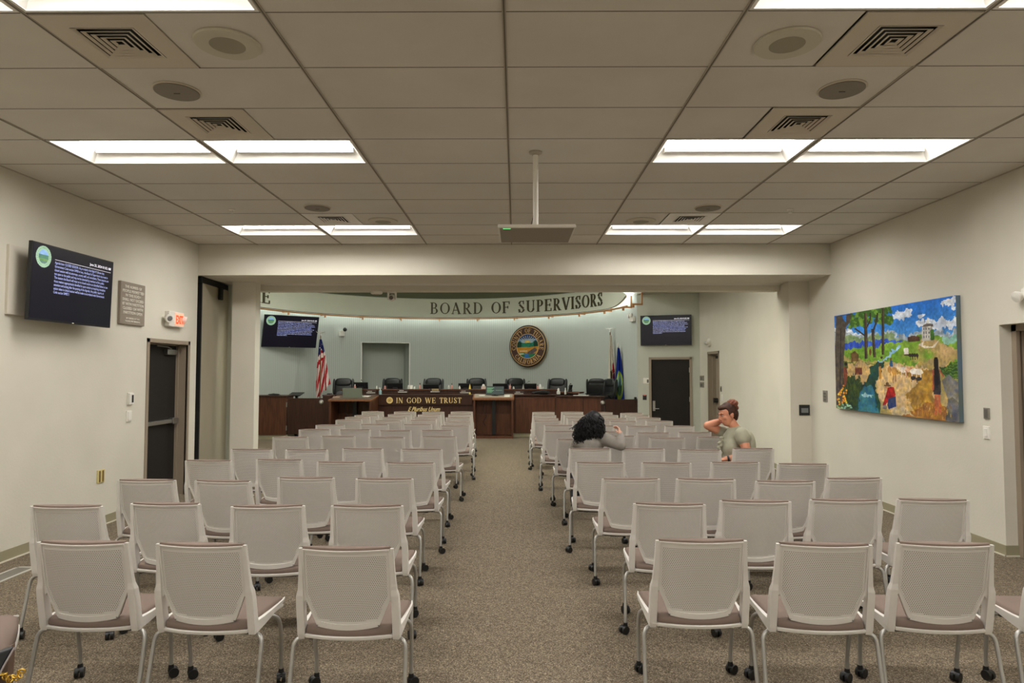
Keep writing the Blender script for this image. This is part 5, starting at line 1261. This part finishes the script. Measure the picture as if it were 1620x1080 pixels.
for px, py0, Y, m, lab in ((743.3,607,17.5,yelw,'thin yellow paper cone on the ledge at the fourth monitor'),(827.8,608,17.5,mat('grey cone', (150,150,142), .6),'thin grey cone on the ledge at the fifth black chair')):
    q = at(px, py0, Y); t = MB().lathe([(.032,0),(.03,.005),(.006,q.z-1.216),(.001,q.z-1.214)], 16).build('paper_cone', m, None, True, loc=(q.x, Y, 1.216)); tag(t, lab, 'cone')
q = at(856, 622, 17.22); t = thing('shoulder_bag', 'soft black bag lying on the lower ledge right of the lectern', 'bag', (q.x, 17.22, 1.087))
MB().ell((0,0,.045),(.24,.13,.05), 24, 10, f=lambda v: Vector((v.x, v.y, v.z*(1+.3*math.sin(v.x*14)+.15*math.sin(v.y*30+v.x*20))))).build('body', mat('black cloth', (26,26,26), .8), t, True)
MB().tube(bez([(-.2,-.1,.03),(-.1,-.13,.07),(.05,-.12,.08),(.2,-.1,.03)]), .01, 8).build('strap', black_m, t, True)
q = at(920, 626, 17.0); papers('flat pale papers on the dais right of the sideways monitor', q.x, 16.98, 1.062, .4, .18, -.33, pap)
def goose(px, py, pbx, Y, label, lean):
    p, b = at(px, py, Y), at(pbx, 615, Y); t = thing('microphone', label, 'microphone', (b.x, Y, 1.11), group='gooseneck microphones on the dais')
    MB().lathe([(.04,0),(.04,.015),(.015,.02),(.001,.02)], 16).build('base', black_m, t, True)
    dx, dz = p.x-b.x, p.z-1.11; MB().tube(bez([(0,0,.015),(0,0,dz*.5),(dx*.4,-.01,dz*.85),(dx,-.02,dz)]), .0045, 6).build('gooseneck', black_m, t, True); MB().ell((dx,-.02,dz),(.016,.012,.012),10,8).build('capsule', black_m, t, True)
for a in [(572,601,577,17.85,'gooseneck microphone above the leftmost monitor',0),(837,603,830,17.85,'gooseneck microphone above the sixth monitor',0)]: goose(*a)
t = thing('microphone', 'long gooseneck microphone beside the sideways monitor', 'microphone', (at(903,619,17.5).x+.0, 17.6, 1.11), group='gooseneck microphones on the dais')
MB().lathe([(.04,0),(.04,.015),(.015,.02),(.001,.02)], 16).build('base', black_m, t, True); MB().tube(bez([(0,0,.015),(-.04,0,.12),(-.05,0,.17),(.0,0,.24)]), .0045, 6).build('gooseneck', black_m, t, True); MB().ell((.005,0,.245),(.018,.012,.012),10,8).build('capsule', black_m, t, True)
# things on the left cabinet
q = at(433.5, 623, 16.6); t = thing('conference_phone', 'flat black device on top of the left low cabinet', 'device', (q.x, 16.6, 1.086)); MB().ell((0,0,.02),(.15,.09,.022), 20, 8).build('body', black_m, t, True); MB().cbox((0,-.02,.043),(.06,.04,.008)).build('keypad', gry2, t)
q = at(464, 627, 16.9); t = thing('side_table', 'dark small table seen just above the left gate', 'table', (q.x, 17.15, 0)); MB().prism([(-.18,1.045),(.2,1.115),(.2,1.135),(-.18,1.065)], 'x', -.18, .14).build('table_top', black_m, t); MB().box((-.03,-.02,.02),(.03,.04,1.08)).build('pole', black_m, t); MB().box((-.15,-.15,0),(.15,.15,.02)).build('base', black_m, t)

# ------------------------------------------------------------------ black leather chairs
lea = mat('black leather', (24,25,26), .38, spec=.5, bump=.1, bscale=60); leag = mat('grey seat cloth', (84,86,90), .8)
def exec_chair(x, y, rz, label, grey=False, k=1.0, z0=PLAT):
    t = thing('leather_chair', label, 'chair', (x, y, z0), rz, 'high-backed black leather chairs behind the dais')
    def B(c, r, name, m=lea, M=None, pw=2.6):
        mb = MB(); n, q = 28, 16; rs = []
        for j in range(q+1):
            a = -PI/2+PI*j/q; ca, sa = max(math.cos(a),.001), math.sin(a); rg = []
            for i in range(n):
                b = 2*PI*i/n; f = lambda v, e: math.copysign(abs(v)**e, v)
                v = Vector((r[0]*f(ca, 2/pw)*f(math.cos(b), 2/pw), r[1]*f(ca, 2/pw)*f(math.sin(b), 2/pw), r[2]*f(sa, 2/pw)))
                if M: v = M @ v
                rg.append(tuple(v+Vector(c)))
            rs.append(rg)
        mb.rings(rs); return mb.build(name, m, t, True)
    T = Matrix.Rotation(math.radians(-9), 4, 'X')     # faces -y, back leans to +y
    B((0,.0,.50),(.27,.26,.06),'seat', leag if grey else lea, None, 3)
    B((0,.30,.80),(.25*k,.06,.25),'backrest', lea, T, 4); B((0,.27,.70),(.20*k,.06,.09),'lumbar_pad', leag if grey else lea, T, 3)
    B((0,.315,1.02),(.22*k,.07,.115),'headrest', lea, T, 3.4)
    for s in (-1,1):
        B((s*.255*k,.30,.90),(.035,.055,.22),'side_bolster', lea, T, 3)
        a = MB(); a.tube(bez([(s*.30,.16,.50),(s*.33,.14,.60),(s*.33,.05,.69),(s*.32,-.18,.70),(s*.31,-.24,.64)]), .018, 8); a.rings([[(s*.32-.04,y_,.70),(s*.32+.04,y_,.70),(s*.32+.035,y_,.725),(s*.32-.035,y_,.725)] for y_ in (-.2,.0,.14)]); a.build('armrest', black_m, t, True)
    MB().tube([(0,0,.1),(0,0,.45)], .03, 14).build('gas_lift', steel_m, t, True)
    mb = MB()
    for i in range(5):
        a = 2*PI*i/5+.3; mb.tube([(0,0,.12),(.18*math.cos(a),.18*math.sin(a),.10),(.32*math.cos(a),.32*math.sin(a),.075)], [.03,.024,.018], 8)
    mb.build('star_base', black_m, t, True)
    mb = MB()
    for i in range(5):
        a = 2*PI*i/5+.3; mb.ell((.32*math.cos(a),.32*math.sin(a),.03),(.028,.028,.03),12,8)
    mb.build('casters', black_m, t, True)
    return t
for i, (px, py, Y, rz, lab) in enumerate([(543.5,594,18.35,.1,'leftmost black leather chair with grey seat behind the left stand'),(621,598,18.75,-.1,'second black leather chair, in front of the wall niche'),
      (686,598.6,18.75,.05,'third black leather chair, right of the wall niche'),(754,598,18.75,.22,'fourth black leather chair, left of the seal'),
      (815.5,599,18.6,.25,'fifth black leather chair, under the left half of the seal'),(881.5,598,18.3,-.45,'sixth black leather chair, standing alone right of the seal'),
      (940,599,18.35,PI-.35,'black leather chair turned away showing its plain back'),(963.5,600,17.6,-1.15,'rightmost black leather chair seen from the side before the flags')]):
    q = at(px, py, Y); dz = q.z-(PLAT+1.155)
    exec_chair(q.x-.3*math.sin(-rz), Y-.3, rz, lab, i == 0, 1.0)

# ------------------------------------------------------------------ flags
def flag(name, label, px, Y, ztop, zcloth, zbot, W0, W1, pnt, skew=0, folds=3.5, amp=.06, ragged=.1, finial='eagle', lean=0, dx0=0):
    q = at(px, 560, Y); t = thing(name, label, 'flag', (q.x, Y, PLAT))
    MB().tube([(0,0,.06),(0,0,ztop-PLAT-.04)], .014, 12).build('pole', mat('flag pole wood', (130,96,60), .4), t, True)
    MB().lathe([(.16,0),(.16,.02),(.06,.045),(.03,.09),(.02,.1)], 28).build('base', gold_m, t, True)
    f = MB(); z = ztop-PLAT
    if finial == 'eagle':
        f.ell((0,0,z-.02),(.03,.03,.03),12,8); f.ell((0,0,z+.03),(.02,.02,.04),10,8)
        for s in (-1,1): f.tube([(0,0,z+.03),(s*.05,0,z+.06),(s*.11,0,z+.05),(s*.13,0,z+.09)], [.014,.012,.008,.003], 8)
    else: f.lathe([(.012,z-.05),(.03,z-.03),(.012,z-.01),(.022,z+.02),(.001,z+.1)], 14)
    f.build('finial', mat('pale silver', (210,208,200), .3, .6), t, True)
    pt = Paint(90, 70, (255,255,255)); pnt(pt)
    H = zcloth-zbot
    def fn(u, v):
        W = W0+(W1-W0)*v**.8; x = (u-.35)*W+dx0*v+.012*math.sin(9*v+5*u)*v; y = amp*(.35+.65*v)*math.sin(2*PI*folds*u+1.5*v)-.03; zz = zcloth-PLAT-H*v*(1-ragged*(u-.5)*1.2)-.03*math.sin(2*PI*folds*u)*v
        return (x+skew*(v-.5)*(u), y, zz)
    me = paint_mesh('cloth', pt, fn, vcol_mat('flag cloth', .8, spec=.15)); o = place_mesh(me, 'cloth', None, t); me.polygons.foreach_set('use_smooth', [True]*len(me.polygons))
    s = o.modifiers.new('thickness', 'SOLIDIFY'); s.thickness = .004
    return t
R_c, W_c, B_c = (172,30,40), (222,206,198), (28,38,96)
def us(p):
    s = p.V*0; p.a[:] = W_c
    a = ((p.V*11).astype(int) % 2 == 0) & (p.V < .48); p.a[a] = R_c
    ph = (p.U*9+p.V*6); b = (p.V >= .48-.12*p.U) & (ph.astype(int) % 2 == 0); p.a[(p.V >= .48-.12*p.U)] = W_c; p.a[b] = R_c
    p.a[p.V < .24+.06*np.sin(p.U*9)] = B_c
    for x, y in ((.3,.15),(.6,.2),(.75,.1),(.45,.08),(.8,.22),(.5,.25)): p.oval(x,y,.05,.012,(230,228,226))
def ca(p):
    p.a[:] = (214,208,194); p.fill(((p.U*7).astype(int) % 3 == 1) , (196,190,176)); p.poly([(.35,.16),(.5,.15),(.48,.25),(.37,.26)], (184,40,50))
    p.poly([(.62,.44),(.9,.4),(1,.56),(.6,.58)], (176,34,50)); p.poly([(.3,.52),(.62,.5),(.66,.66),(.5,.76),(.34,.68)], (84,64,48), (120,98,70), 14); p.poly([(.6,.6),(1,.56),(1,.82),(.7,.8)], (116,44,84), (70,50,90), 8)
    p.poly([(0,.9),(1,.86),(1,1),(0,1)], (190,36,44))
def co_(p):
    p.a[:] = (22,44,128); p.fill(p.U > .85, (14,30,96))
    r = ((p.U-.45)/.40)**2+((p.V-.66)/.26)**2
    p.fill(r < 1, (168,186,76), (140,170,60), 16); p.fill(r < .52, (140,170,176), (110,150,160), 6); p.fill((r < .5) & (p.V > .66), (60,96,84), (84,110,76), 10); p.poly([(.4,.6),(.52,.5),(.58,.68),(.3,.72)], (66,90,84))
flag('stripes_flag', 'furled red, white and blue striped flag on a pole left of the dais', 507, 18.0, 2.70, 2.56, 1.08, .05, .42, us, ragged=.28, folds=3)
flag('state_flag', 'furled white and red flag on a pole at the right end of the dais', 965.5, 17.75, 2.78, 2.66, .80, .05, .24, ca, folds=2.5, amp=.05)
flag('county_flag', 'furled blue flag with green ring emblem at the right end of the dais', 978, 17.45, 2.36, 2.30, .80, .05, .30, co_, finial='spear', folds=2, amp=.05)
# ------------------------------------------------------------------ people
def fuse(mb, name, mats, voxel=.007, smooth=3, parent=None):
    """one continuous surface out of overlapping shapes"""
    me = mb.mesh('tmp', mats); o = bpy.data.objects.new('tmp', me); COL.objects.link(o)
    r = o.modifiers.new('r', 'REMESH'); r.mode = 'VOXEL'; r.voxel_size = voxel; r.use_smooth_shade = True
    if smooth: s = o.modifiers.new('s', 'SMOOTH'); s.iterations = smooth; s.factor = .5
    bpy.context.view_layer.update()
    m2 = bpy.data.meshes.new_from_object(o.evaluated_get(bpy.context.evaluated_depsgraph_get())); bpy.data.objects.remove(o)
    m2.name = name; m2.materials.clear()
    for m in (mats if isinstance(mats, list) else [mats]): m2.materials.append(m)
    n = bpy.data.objects.new(name, m2); COL.objects.link(n)
    if parent: n.parent = parent
    return n
def limb(mb, pts, rr, n=14):
    mb.tube(bez(pts, 4), [r for i in range(len(rr)-1) for r in [rr[i]+(rr[i+1]-rr[i])*k/4 for k in range(4)]]+[rr[-1]], n)
    for p, r in zip(pts, rr): mb.ell(p, (r, r, r), 12, 8)
def hand(mb, wrist, fdir, nrm, curl=.5, s=1.0, thumb=1):
    """palm, four unequal fingers with knuckle bends and a thumb from the side of the palm; nrm is the palm side"""
    w = Vector(wrist); y = Vector(fdir).normalized(); z = Vector(nrm); z = (z-y*z.dot(y)).normalized(); x = y.cross(z)
    P = lambda a, b, c: w+x*a*s+y*b*s+z*c*s
    for t in (-.028,-.010,.010,.028): mb.tube([P(t*.7,.0,0), P(t,.045,.0), P(t*1.1,.085,.0)], [.014*s,.0135*s,.0115*s], 8)
    mb.ell(P(0,.045,.004), (.036*s,.036*s,.02*s), 12, 8)
    for t, L in ((-.032,.062),(-.011,.074),(.011,.080),(.032,.070)):
        a = curl; p = P(t*1.1,.085,0); d = y.copy(); pts = [p]; 
        for k, q in enumerate((.45,.32,.23)):
            ang = a*(k+1)*.8; dd = y*math.cos(ang)+z*math.sin(ang); p = p+dd*L*q*s; pts.append(p)
        mb.tube(pts, [.0095*s,.009*s,.0085*s,.007*s], 8)
        for q, r in zip(pts, (.0095,.009,.0085,.007)): mb.ell(q, (r*s,)*3, 8, 6)
    q0 = P(thumb*.026,.020,.006); pts = [q0, P(thumb*.050,.045,.018), P(thumb*.056,.072,.030), P(thumb*.052,.092,.036)]
    mb.tube(pts, [.014*s,.0115*s,.0105*s,.008*s], 8); [mb.ell(p, (r*s,)*3, 8, 6) for p, r in zip(pts, (.014,.0115,.0105,.008))]
def head(mb, c, face, up, s=1.0):
    """skull with brow, nose, lips, chin and ears; returns local frame function"""
    f = Vector(face).normalized(); u = Vector(up); u = (u-f*u.dot(f)).normalized(); r = f.cross(u); c = Vector(c)
    P = lambda a, b, d: c+r*a*s+f*b*s+u*d*s       # right, forward, up
    R = Matrix((r, f, u)).transposed().to_4x4()
    E = lambda p, q: mb.ell(P(*p), tuple(v*s for v in q), 18, 12, M=R)
    E((0,-.012,.035),(.077,.095,.088)); E((0,.022,-.035),(.062,.068,.082)); E((0,.045,-.088),(.030,.030,.026)); E((0,.03,-.075),(.05,.05,.035))
    E((0,.080,.028),(.05,.014,.012)); E((0,.098,-.012),(.012,.017,.026)); E((0,.106,-.024),(.013,.014,.010)); E((-.01,.1,-.028),(.009,.01,.008)); E((.01,.1,-.028),(.009,.01,.008))
    E((0,.087,-.052),(.024,.012,.007)); E((0,.085,-.063),(.021,.012,.007)); E((-.04,.062,-.02),(.024,.022,.022)); E((.04,.062,-.02),(.024,.022,.022))
    for q in (-1,1): E((q*.078,-.006,-.008),(.010,.018,.030)); E((q*.084,-.014,.004),(.008,.014,.018))
    return P, R
skin_m = mat('skin', (206,142,112), .55, spec=.35, var=.04, vscale=9); skin2_m = mat('fair skin', (226,176,152), .55)
lip_m = mat('lips', (168,84,74), .5); eye_m = mat('eye dark', (40,28,24), .3); eyew_m = mat('eye white', (210,200,190), .3); brow_m = mat('brow brown', (66,42,30), .8)
def face_bits(P, R, par, s=1.0):
    for q in (-1, 1):
        MB().ell(P(q*.033,.080,.010), (.013*s,.007*s,.006*s), 10, 8, M=R).build('eye', eyew_m, par, True); MB().ell(P(q*.033,.0855,.009), (.006*s,.004*s,.006*s), 8, 6, M=R).build('iris', eye_m, par, True)
        MB().tube([P(q*.018,.090,.026), P(q*.035,.092,.034), P(q*.055,.078,.027)], [.003*s,.0045*s,.002*s], 6).build('eyebrow', brow_m, par, True)
    MB().ell(P(0,.0965,-.052), (.019*s,.005*s,.0045*s), 10, 6, M=R).build('upper_lip', lip_m, par, True); MB().ell(P(0,.0945,-.062), (.017*s,.005*s,.005*s), 10, 6, M=R).build('lower_lip', lip_m, par, True)

# --- woman in the olive blouse, sitting sideways on her chair and facing left
t = thing('person', 'seated woman in grey-olive short-sleeved blouse, hair in a bun, hand behind her neck', 'person')
Yt = 7.78; A = lambda px, py, Y=Yt: at(px, py, Y)
seat_z0 = .46
hipc = A(1176, 748); kneeN = Vector((hipc.x-.47, Yt-.10, .50)); kneeF = Vector((hipc.x-.47, Yt+.10, .50))
shN, shF = A(1174, 688, Yt-.22), A(1156, 688, Yt+.19); elN = A(1183, 721, Yt-.30); wrN = A(1148, 725.5, Yt-.26); elF = A(1119, 673, Yt+.17); wrF = A(1143, 664.5, Yt+.12)
neck0, neck1 = A(1167, 684), A(1157, 668); hc = A(1151, 656)
b = MB()
fdir = (-.93, -.22, -.22)
Pw, Rw = head(b, hc, fdir, (-.25, 0, 1), 1.08)
limb(b, [neck0, (neck0+neck1)/2, neck1], [.065,.058,.056])
limb(b, [A(1166,690), A(1167,705), A(1168,722), hipc], [.12,.15,.16,.15])
limb(b, [shN, (shN+elN)/2, elN], [.062,.055,.045]); limb(b, [elN, (elN+wrN)/2, wrN], [.046,.042,.027]); hand(b, wrN, wrN-elN+Vector((0,0,-.01)), (0,.2,-1), .5, .95, -1)
limb(b, [shF, (shF+elF)/2, elF], [.062,.056,.048]); limb(b, [elF, (elF+wrF)/2, wrF], [.048,.044,.029]); hand(b, wrF, Vector((.9,.15,-.25)), (0,-1,.1), .55, .95, 1)
for k, s in ((kneeN,-1),(kneeF,1)):
    limb(b, [Vector((hipc.x,Yt+s*.09,.53)), (Vector((hipc.x,Yt+s*.09,.53))+k)/2, k], [.095,.085,.062]); limb(b, [k, Vector((k.x-.02,k.y,.3)), Vector((k.x+.03,k.y,.10))], [.062,.055,.038]); limb(b, [Vector((k.x+.03,k.y,.06)), Vector((k.x-.12,k.y,.04))], [.035,.03])
body = fuse(b, 'body', skin_m, .0065, 2, t)
face_bits(Pw, Rw, t, 1.08)
cl = MB(); blouse = mat('olive grey blouse', (160,157,136), .85, var=.05, vscale=14, bump=.3, bscale=30)
limb(cl, [A(1164,687), A(1165,697), A(1165.5,710), A(1166,724), A(1168,742)], [.115,.165,.18,.185,.185]); 
for c_, r_ in ((A(1174,691,Yt-.12),(.10,.10,.075)),(A(1160,692,Yt+.13),(.1,.1,.09)),(A(1158,709,Yt-.07),(.13,.12,.13)),(A(1156,706,Yt+.08),(.13,.12,.11)),(A(1182,706),(.09,.17,.2)),(A(1182,730),(.11,.18,.2)),(A(1152,726),(.13,.17,.14))): cl.ell(c_, r_, 18, 12)
mN = shN.lerp(elN, .24); limb(cl, [shN+Vector((.0,.01,.01)), shN.lerp(elN,.2), mN], [.082,.082,.072]); mF = shF.lerp(elF, .45); limb(cl, [shF, mF], [.082,.068])
o = fuse(cl, 'blouse', blouse, .010, 22, t)
fr = MB()     # ruffle down the front
for k in range(9): p_ = A(1143-1.0*k+(k>4)*1.5*(k-4), 692+4.2*k, Yt-.10); fr.ell(p_+Vector((-.01+.012*math.sin(k*2.4),0,0)), (.028,.03,.017), 10, 8, M=Matrix.Rotation(.8*math.sin(k*1.9),4,'Y'))
fuse(fr, 'ruffle', blouse, .008, 1, t)
MB().lathe([(.033,-.012),(.036,0),(.033,.012)], 18, M=Matrix.Translation(wrN.lerp(elN,.12)) @ (wrN-elN).to_track_quat('Z','Y').to_matrix().to_4x4()).build('wrist_watch', black_m, t, True)
pn = MB()
for k, s in ((kneeN,-1),(kneeF,1)):
    limb(pn, [Vector((hipc.x,Yt+s*.09,.55)), (Vector((hipc.x,Yt+s*.09,.56))+k)/2, k], [.125,.105,.078]); limb(pn, [k, Vector((k.x-.02,k.y,.3)), Vector((k.x+.03,k.y,.12))], [.078,.07,.06])
pn.ell((hipc.x,Yt,.58), (.2,.2,.13), 18, 12); fuse(pn, 'trousers', mat('dark trousers', (52,52,58), .85), .012, 3, t)
sh = MB()
for k in (kneeN, kneeF): sh.ell((k.x-.06,k.y,.045), (.13,.048,.04), 14, 10)
sh.build('shoes', rubber_m, t, True)
hr = MB(); hairm = mat('auburn brown hair', (48,30,22), .6, spec=.3, col2=(82,50,34), vscale=40)
R3 = Rw
def HE(p, q, n=20): hr.ell(Pw(*p), tuple(v*1.08 for v in q), n, 14, M=R3)
HE((0,-.028,.052),(.084,.092,.086)); HE((0,-.075,.0),(.064,.05,.07)); HE((0,.03,.088),(.062,.058,.032)); HE((.055,-.02,.03),(.032,.05,.055)); HE((-.055,-.02,.03),(.032,.05,.055)); HE((0,-.08,-.045),(.04,.03,.04))
fuse(hr, 'hair', hairm, .007, 2, t)
bn = MB(); bc = A(1158.5, 638.5)
bn.ell(bc, (.055,.06,.045), 18, 12)
for k in range(7): a = 2*PI*k/7; bn.tube(bez([bc+Vector((.05*math.cos(a),.03*math.sin(a),-.03)), bc+Vector((.055*math.cos(a+.7),.05*math.sin(a+.7),.015)), bc+Vector((.02*math.cos(a+1.8),.03*math.sin(a+1.8),.045))]), .014, 8)
bn.ell(A(1165,645), (.028,.03,.028), 12, 8)
fuse(bn, 'hair_bun', mat('reddish hair bun', (122,66,44), .55, var=.25, vscale=40), .006, 1, t)

# --- woman with long black curls and a grey jacket, seen from behind
t = thing('person', 'seated woman from behind with long curly black hair and grey jacket, elbow over the chair', 'person')
Y1 = 7.66; A = lambda px, py, Y=Y1: at(px, py, Y)
hc = A(938, 671); hip = Vector((A(930,740).x, Y1+.02, .56)); shL, shR = A(915, 699, Y1+.02), A(953, 694, Y1-.02)
elR = A(982, 704, 7.36); wrR = A(981.5, 688.5, 7.42); elL = Vector((shL.x-.06, Y1+.14, .72)); wrL = Vector((shL.x+.10, Y1+.36, .66))
b = MB(); P1, R1 = head(b, hc, (-.30, .92, -.18), (.05,.15,1), 1.0)
limb(b, [A(934,697), A(936,688), A(937,679)], [.06,.052,.052]); limb(b, [A(934,698), A(933,712), A(931,730), hip], [.11,.12,.125,.15])
limb(b, [shL, (shL+elL)/2, elL], [.055,.047,.04]); limb(b, [elL, (elL+wrL)/2, wrL], [.04,.035,.025]); hand(b, wrL, (.3,.9,-.2), (0,0,-1), .4, .9, 1)
limb(b, [shR, (shR+elR)/2, elR], [.055,.047,.04]); limb(b, [elR, (elR+wrR)/2, wrR], [.04,.035,.025]); hand(b, wrR, (-.15,.35,.9), (-.9,.1,-.1), .75, .9, -1)
for s in (-1,1):
    k = Vector((hip.x+s*.11, Y1+.48, .50)); h0 = Vector((hip.x+s*.09, Y1+.02, .53))
    limb(b, [h0, (h0+k)/2, k], [.09,.08,.058]); limb(b, [k, Vector((k.x,k.y+.02,.3)), Vector((k.x,k.y-.02,.1))], [.058,.052,.036]); limb(b, [Vector((k.x,k.y-.02,.055)), Vector((k.x,k.y+.12,.04))], [.034,.028])
fuse(b, 'body', skin2_m, .0065, 2, t); face_bits(P1, R1, t)
jk = mat('grey jacket', (142,136,128), .9, spec=.15, var=.05, vscale=12, bump=.3, bscale=26)
cl = MB(); limb(cl, [A(934,697), A(933,705), A(932,718), A(931,732), hip], [.115,.145,.15,.155,.165])
for c_, r_ in ((A(917,700),(.095,.09,.075)),(A(951,695),(.10,.09,.08)),(A(933,703,Y1-.03),(.17,.10,.09)),(A(932,722,Y1),(.19,.13,.16))): cl.ell(c_, r_, 18, 12)
limb(cl, [shL, (shL+elL)/2, elL], [.075,.066,.06]); limb(cl, [elL, elL.lerp(wrL,.9)], [.06,.042])
limb(cl, [shR, shR.lerp(elR,.5)+Vector((0,0,.005)), elR], [.080,.072,.062]); limb(cl, [elR, elR.lerp(wrR,.5), elR.lerp(wrR,.95)], [.062,.055,.042])
o = fuse(cl, 'jacket', jk, .009, 10, t)
pn = MB()
for s in (-1,1):
    k = Vector((hip.x+s*.11, Y1+.48, .50)); h0 = Vector((hip.x+s*.09, Y1+.04, .54)); limb(pn, [h0, (h0+k)/2, k], [.115,.10,.074]); limb(pn, [k, Vector((k.x,k.y+.02,.3)), Vector((k.x,k.y-.02,.12))], [.074,.066,.056])
fuse(pn, 'trousers', MATS['dark trousers'], .012, 3, t)
sh = MB(); [sh.ell((hip.x+s*.11, Y1+.52, .045), (.046,.125,.04), 14, 10) for s in (-1,1)]; sh.build('shoes', rubber_m, t, True)
# hair: cap plus hundreds of curling locks on one mesh
hb = MB(); hairb = mat('black hair', (15,13,14), .55, spec=.35)
def H1(p, q): hb.ell(P1(*p), q, 18, 12, M=R1)
H1((0,-.03,.045),(.094,.10,.092)); H1((0,-.07,-.03),(.09,.06,.10)); H1((-.07,-.02,-.02),(.04,.06,.11)); H1((.07,-.02,-.02),(.04,.06,.10))
hb.ell(A(927,687), (.095,.07,.09), 14, 10); hb.ell(A(919,695), (.085,.06,.075), 14, 10); hb.ell(A(932,678), (.10,.07,.08), 14, 10); hb.ell(A(948,683), (.05,.05,.06), 12, 8)
cap = fuse(hb, 'hair', hairb, .009, 2, t)
rnd = random.Random(5); cu = MB()
def lock(p0, p1, amp, turns, r, out=(0,-.03,.02)):
    p0, p1 = Vector(p0), Vector(p1); n = max(8, int(turns*7)); pts = []; ph = rnd.random()*6
    mid = (p0+p1)/2+Vector(out)+Vector((rnd.uniform(-.02,.02), 0, 0))
    for i in range(n+1):
        u = i/n; q = p0*(1-u)**2+mid*2*u*(1-u)+p1*u*u; a = ph+u*turns*2*PI; e = amp*min(1, u*3)
        pts.append(q+Vector((math.cos(a)*e, math.sin(a)*e, .3*math.sin(a)*e)))
    cu.tube(pts, [r*(1-.55*i/n) for i in range(n+1)], 5)
for i in range(240):
    a = rnd.uniform(0, 2*PI); rr = rnd.random()**.5; st = P1(.085*rr*math.cos(a), -.03+.085*rr*math.sin(a), .05+.075*math.sqrt(max(0,1-rr*rr)))
    lr = math.cos(a)*rr
    ex = (927+16*lr*1.0+rnd.uniform(-12,9)) if rnd.random() < .8 else 950+rnd.uniform(-4,8)
    ey = rnd.uniform(676, 703) if ex < 940 else rnd.uniform(674, 693)
    lock(st, A(ex, ey, Y1-.06+rnd.uniform(-.05,.07)), rnd.uniform(.006,.014), rnd.uniform(2,4.5), rnd.uniform(.005,.009))
for i in range(45):
    lock(A(rnd.uniform(944,953), rnd.uniform(664,676), Y1-.07), A(rnd.uniform(946,958), rnd.uniform(682,694), Y1-.08+rnd.uniform(-.03,.03)), rnd.uniform(.007,.013), rnd.uniform(1.5,3), .007)
for i in range(90):
    ex = rnd.uniform(908, 934); ey = rnd.uniform(682, 702)
    if ex < 914 and ey < 688: continue
    lock(A(ex+rnd.uniform(-2,6), ey-rnd.uniform(6,14), Y1-.08), A(ex, ey, Y1-.09+rnd.uniform(-.03,.03)), rnd.uniform(.008,.016), rnd.uniform(1.5,3), .007)
for i in range(260):
    a = rnd.uniform(-1.5, 1.5); e0 = rnd.uniform(.3, 1.45)
    st = P1(.095*math.sin(a)*math.cos(e0), -.025-.10*math.cos(a)*math.cos(e0)*.6, .05+.10*math.sin(e0))
    dx = math.sin(a)*20-6; en = A(938+dx+rnd.uniform(-7,5), rnd.uniform(676, 694), Y1-.14+.03*rnd.random())
    lock(st, en, rnd.uniform(.007,.014), rnd.uniform(2,4), rnd.uniform(.005,.009), (.03*math.sin(a),-.075,.03))
cu.build('hair_curls', hairb, t, True)

# ------------------------------------------------------------------ handbag at the bottom left corner
pk = at(24, 1019, 2.52); t = thing('handbag', 'brown and black handbag with gold chain at the bottom left corner of the photo', 'handbag', (pk.x, pk.y, 0), .62)
hz = pk.z; bagm = mat('brown suede bag', (98,78,64), .8, var=.12, vscale=14, bump=.2, bscale=90)
mb = MB(); rs = []
for k in range(13):
    u = k/12; z = .005+(hz-.03)*u; wr = .05*(1-u)**1.0+.0; d = .085*(1-u)+.012
    x1 = wr-.004*math.sin(u*PI)*5; x0 = -.40+.03*u; rs.append([(x1-.02*u,-d,z+.02*u),(x1,0,z+.03*u*u),(x1-.02*u,d,z+.02*u),(x0,d,z-.10*u*u),(x0-.02,0,z-.10*u*u),(x0,-d,z-.10*u*u)])
mb.rings(rs); mb.build('body', bagm, t, True)
mb = MB(); F0 = [(-.005,hz+.002),(-.04,hz-.075),(-.09,hz-.19),(-.13,hz-.33),(-.40,hz-.33),(-.40,hz-.10),(-.2,hz-.035)]
mb.prism(F0, 'y', -.034, -.006); mb.v = [(x, y-.22*(hz-z), z) for x, y, z in mb.v]; mb.build('flap', mat('black bag leather', (24,26,30), .35), t, bevel=.006)
MB().tube(bez([(0,-.036,hz+.002),(-.038,-.053,hz-.07),(-.086,-.077,hz-.18),(-.126,-.11,hz-.33)]), .0035, 8).build('piping', mat('bag piping', (150,140,138), .4), t, True)
mb = MB(); gch = mat('gold chain', (206,168,70), .35, .8)
for k in range(11):
    u = k/10; c = Vector((-.035+.06*u, -.050+.008*math.sin(k), hz-.082-.018*math.sin(u*3)-(.012 if k % 2 else 0))); M = Matrix.Translation(c) @ Euler((k*1.1, .6*k, k*.9)).to_matrix().to_4x4()
    mb.tube([M @ Vector((.010*math.cos(a), .007*math.sin(a), 0)) for a in [2*PI*i/12 for i in range(13)]], .0027, 6)
mb.build('chain', gch, t, True)
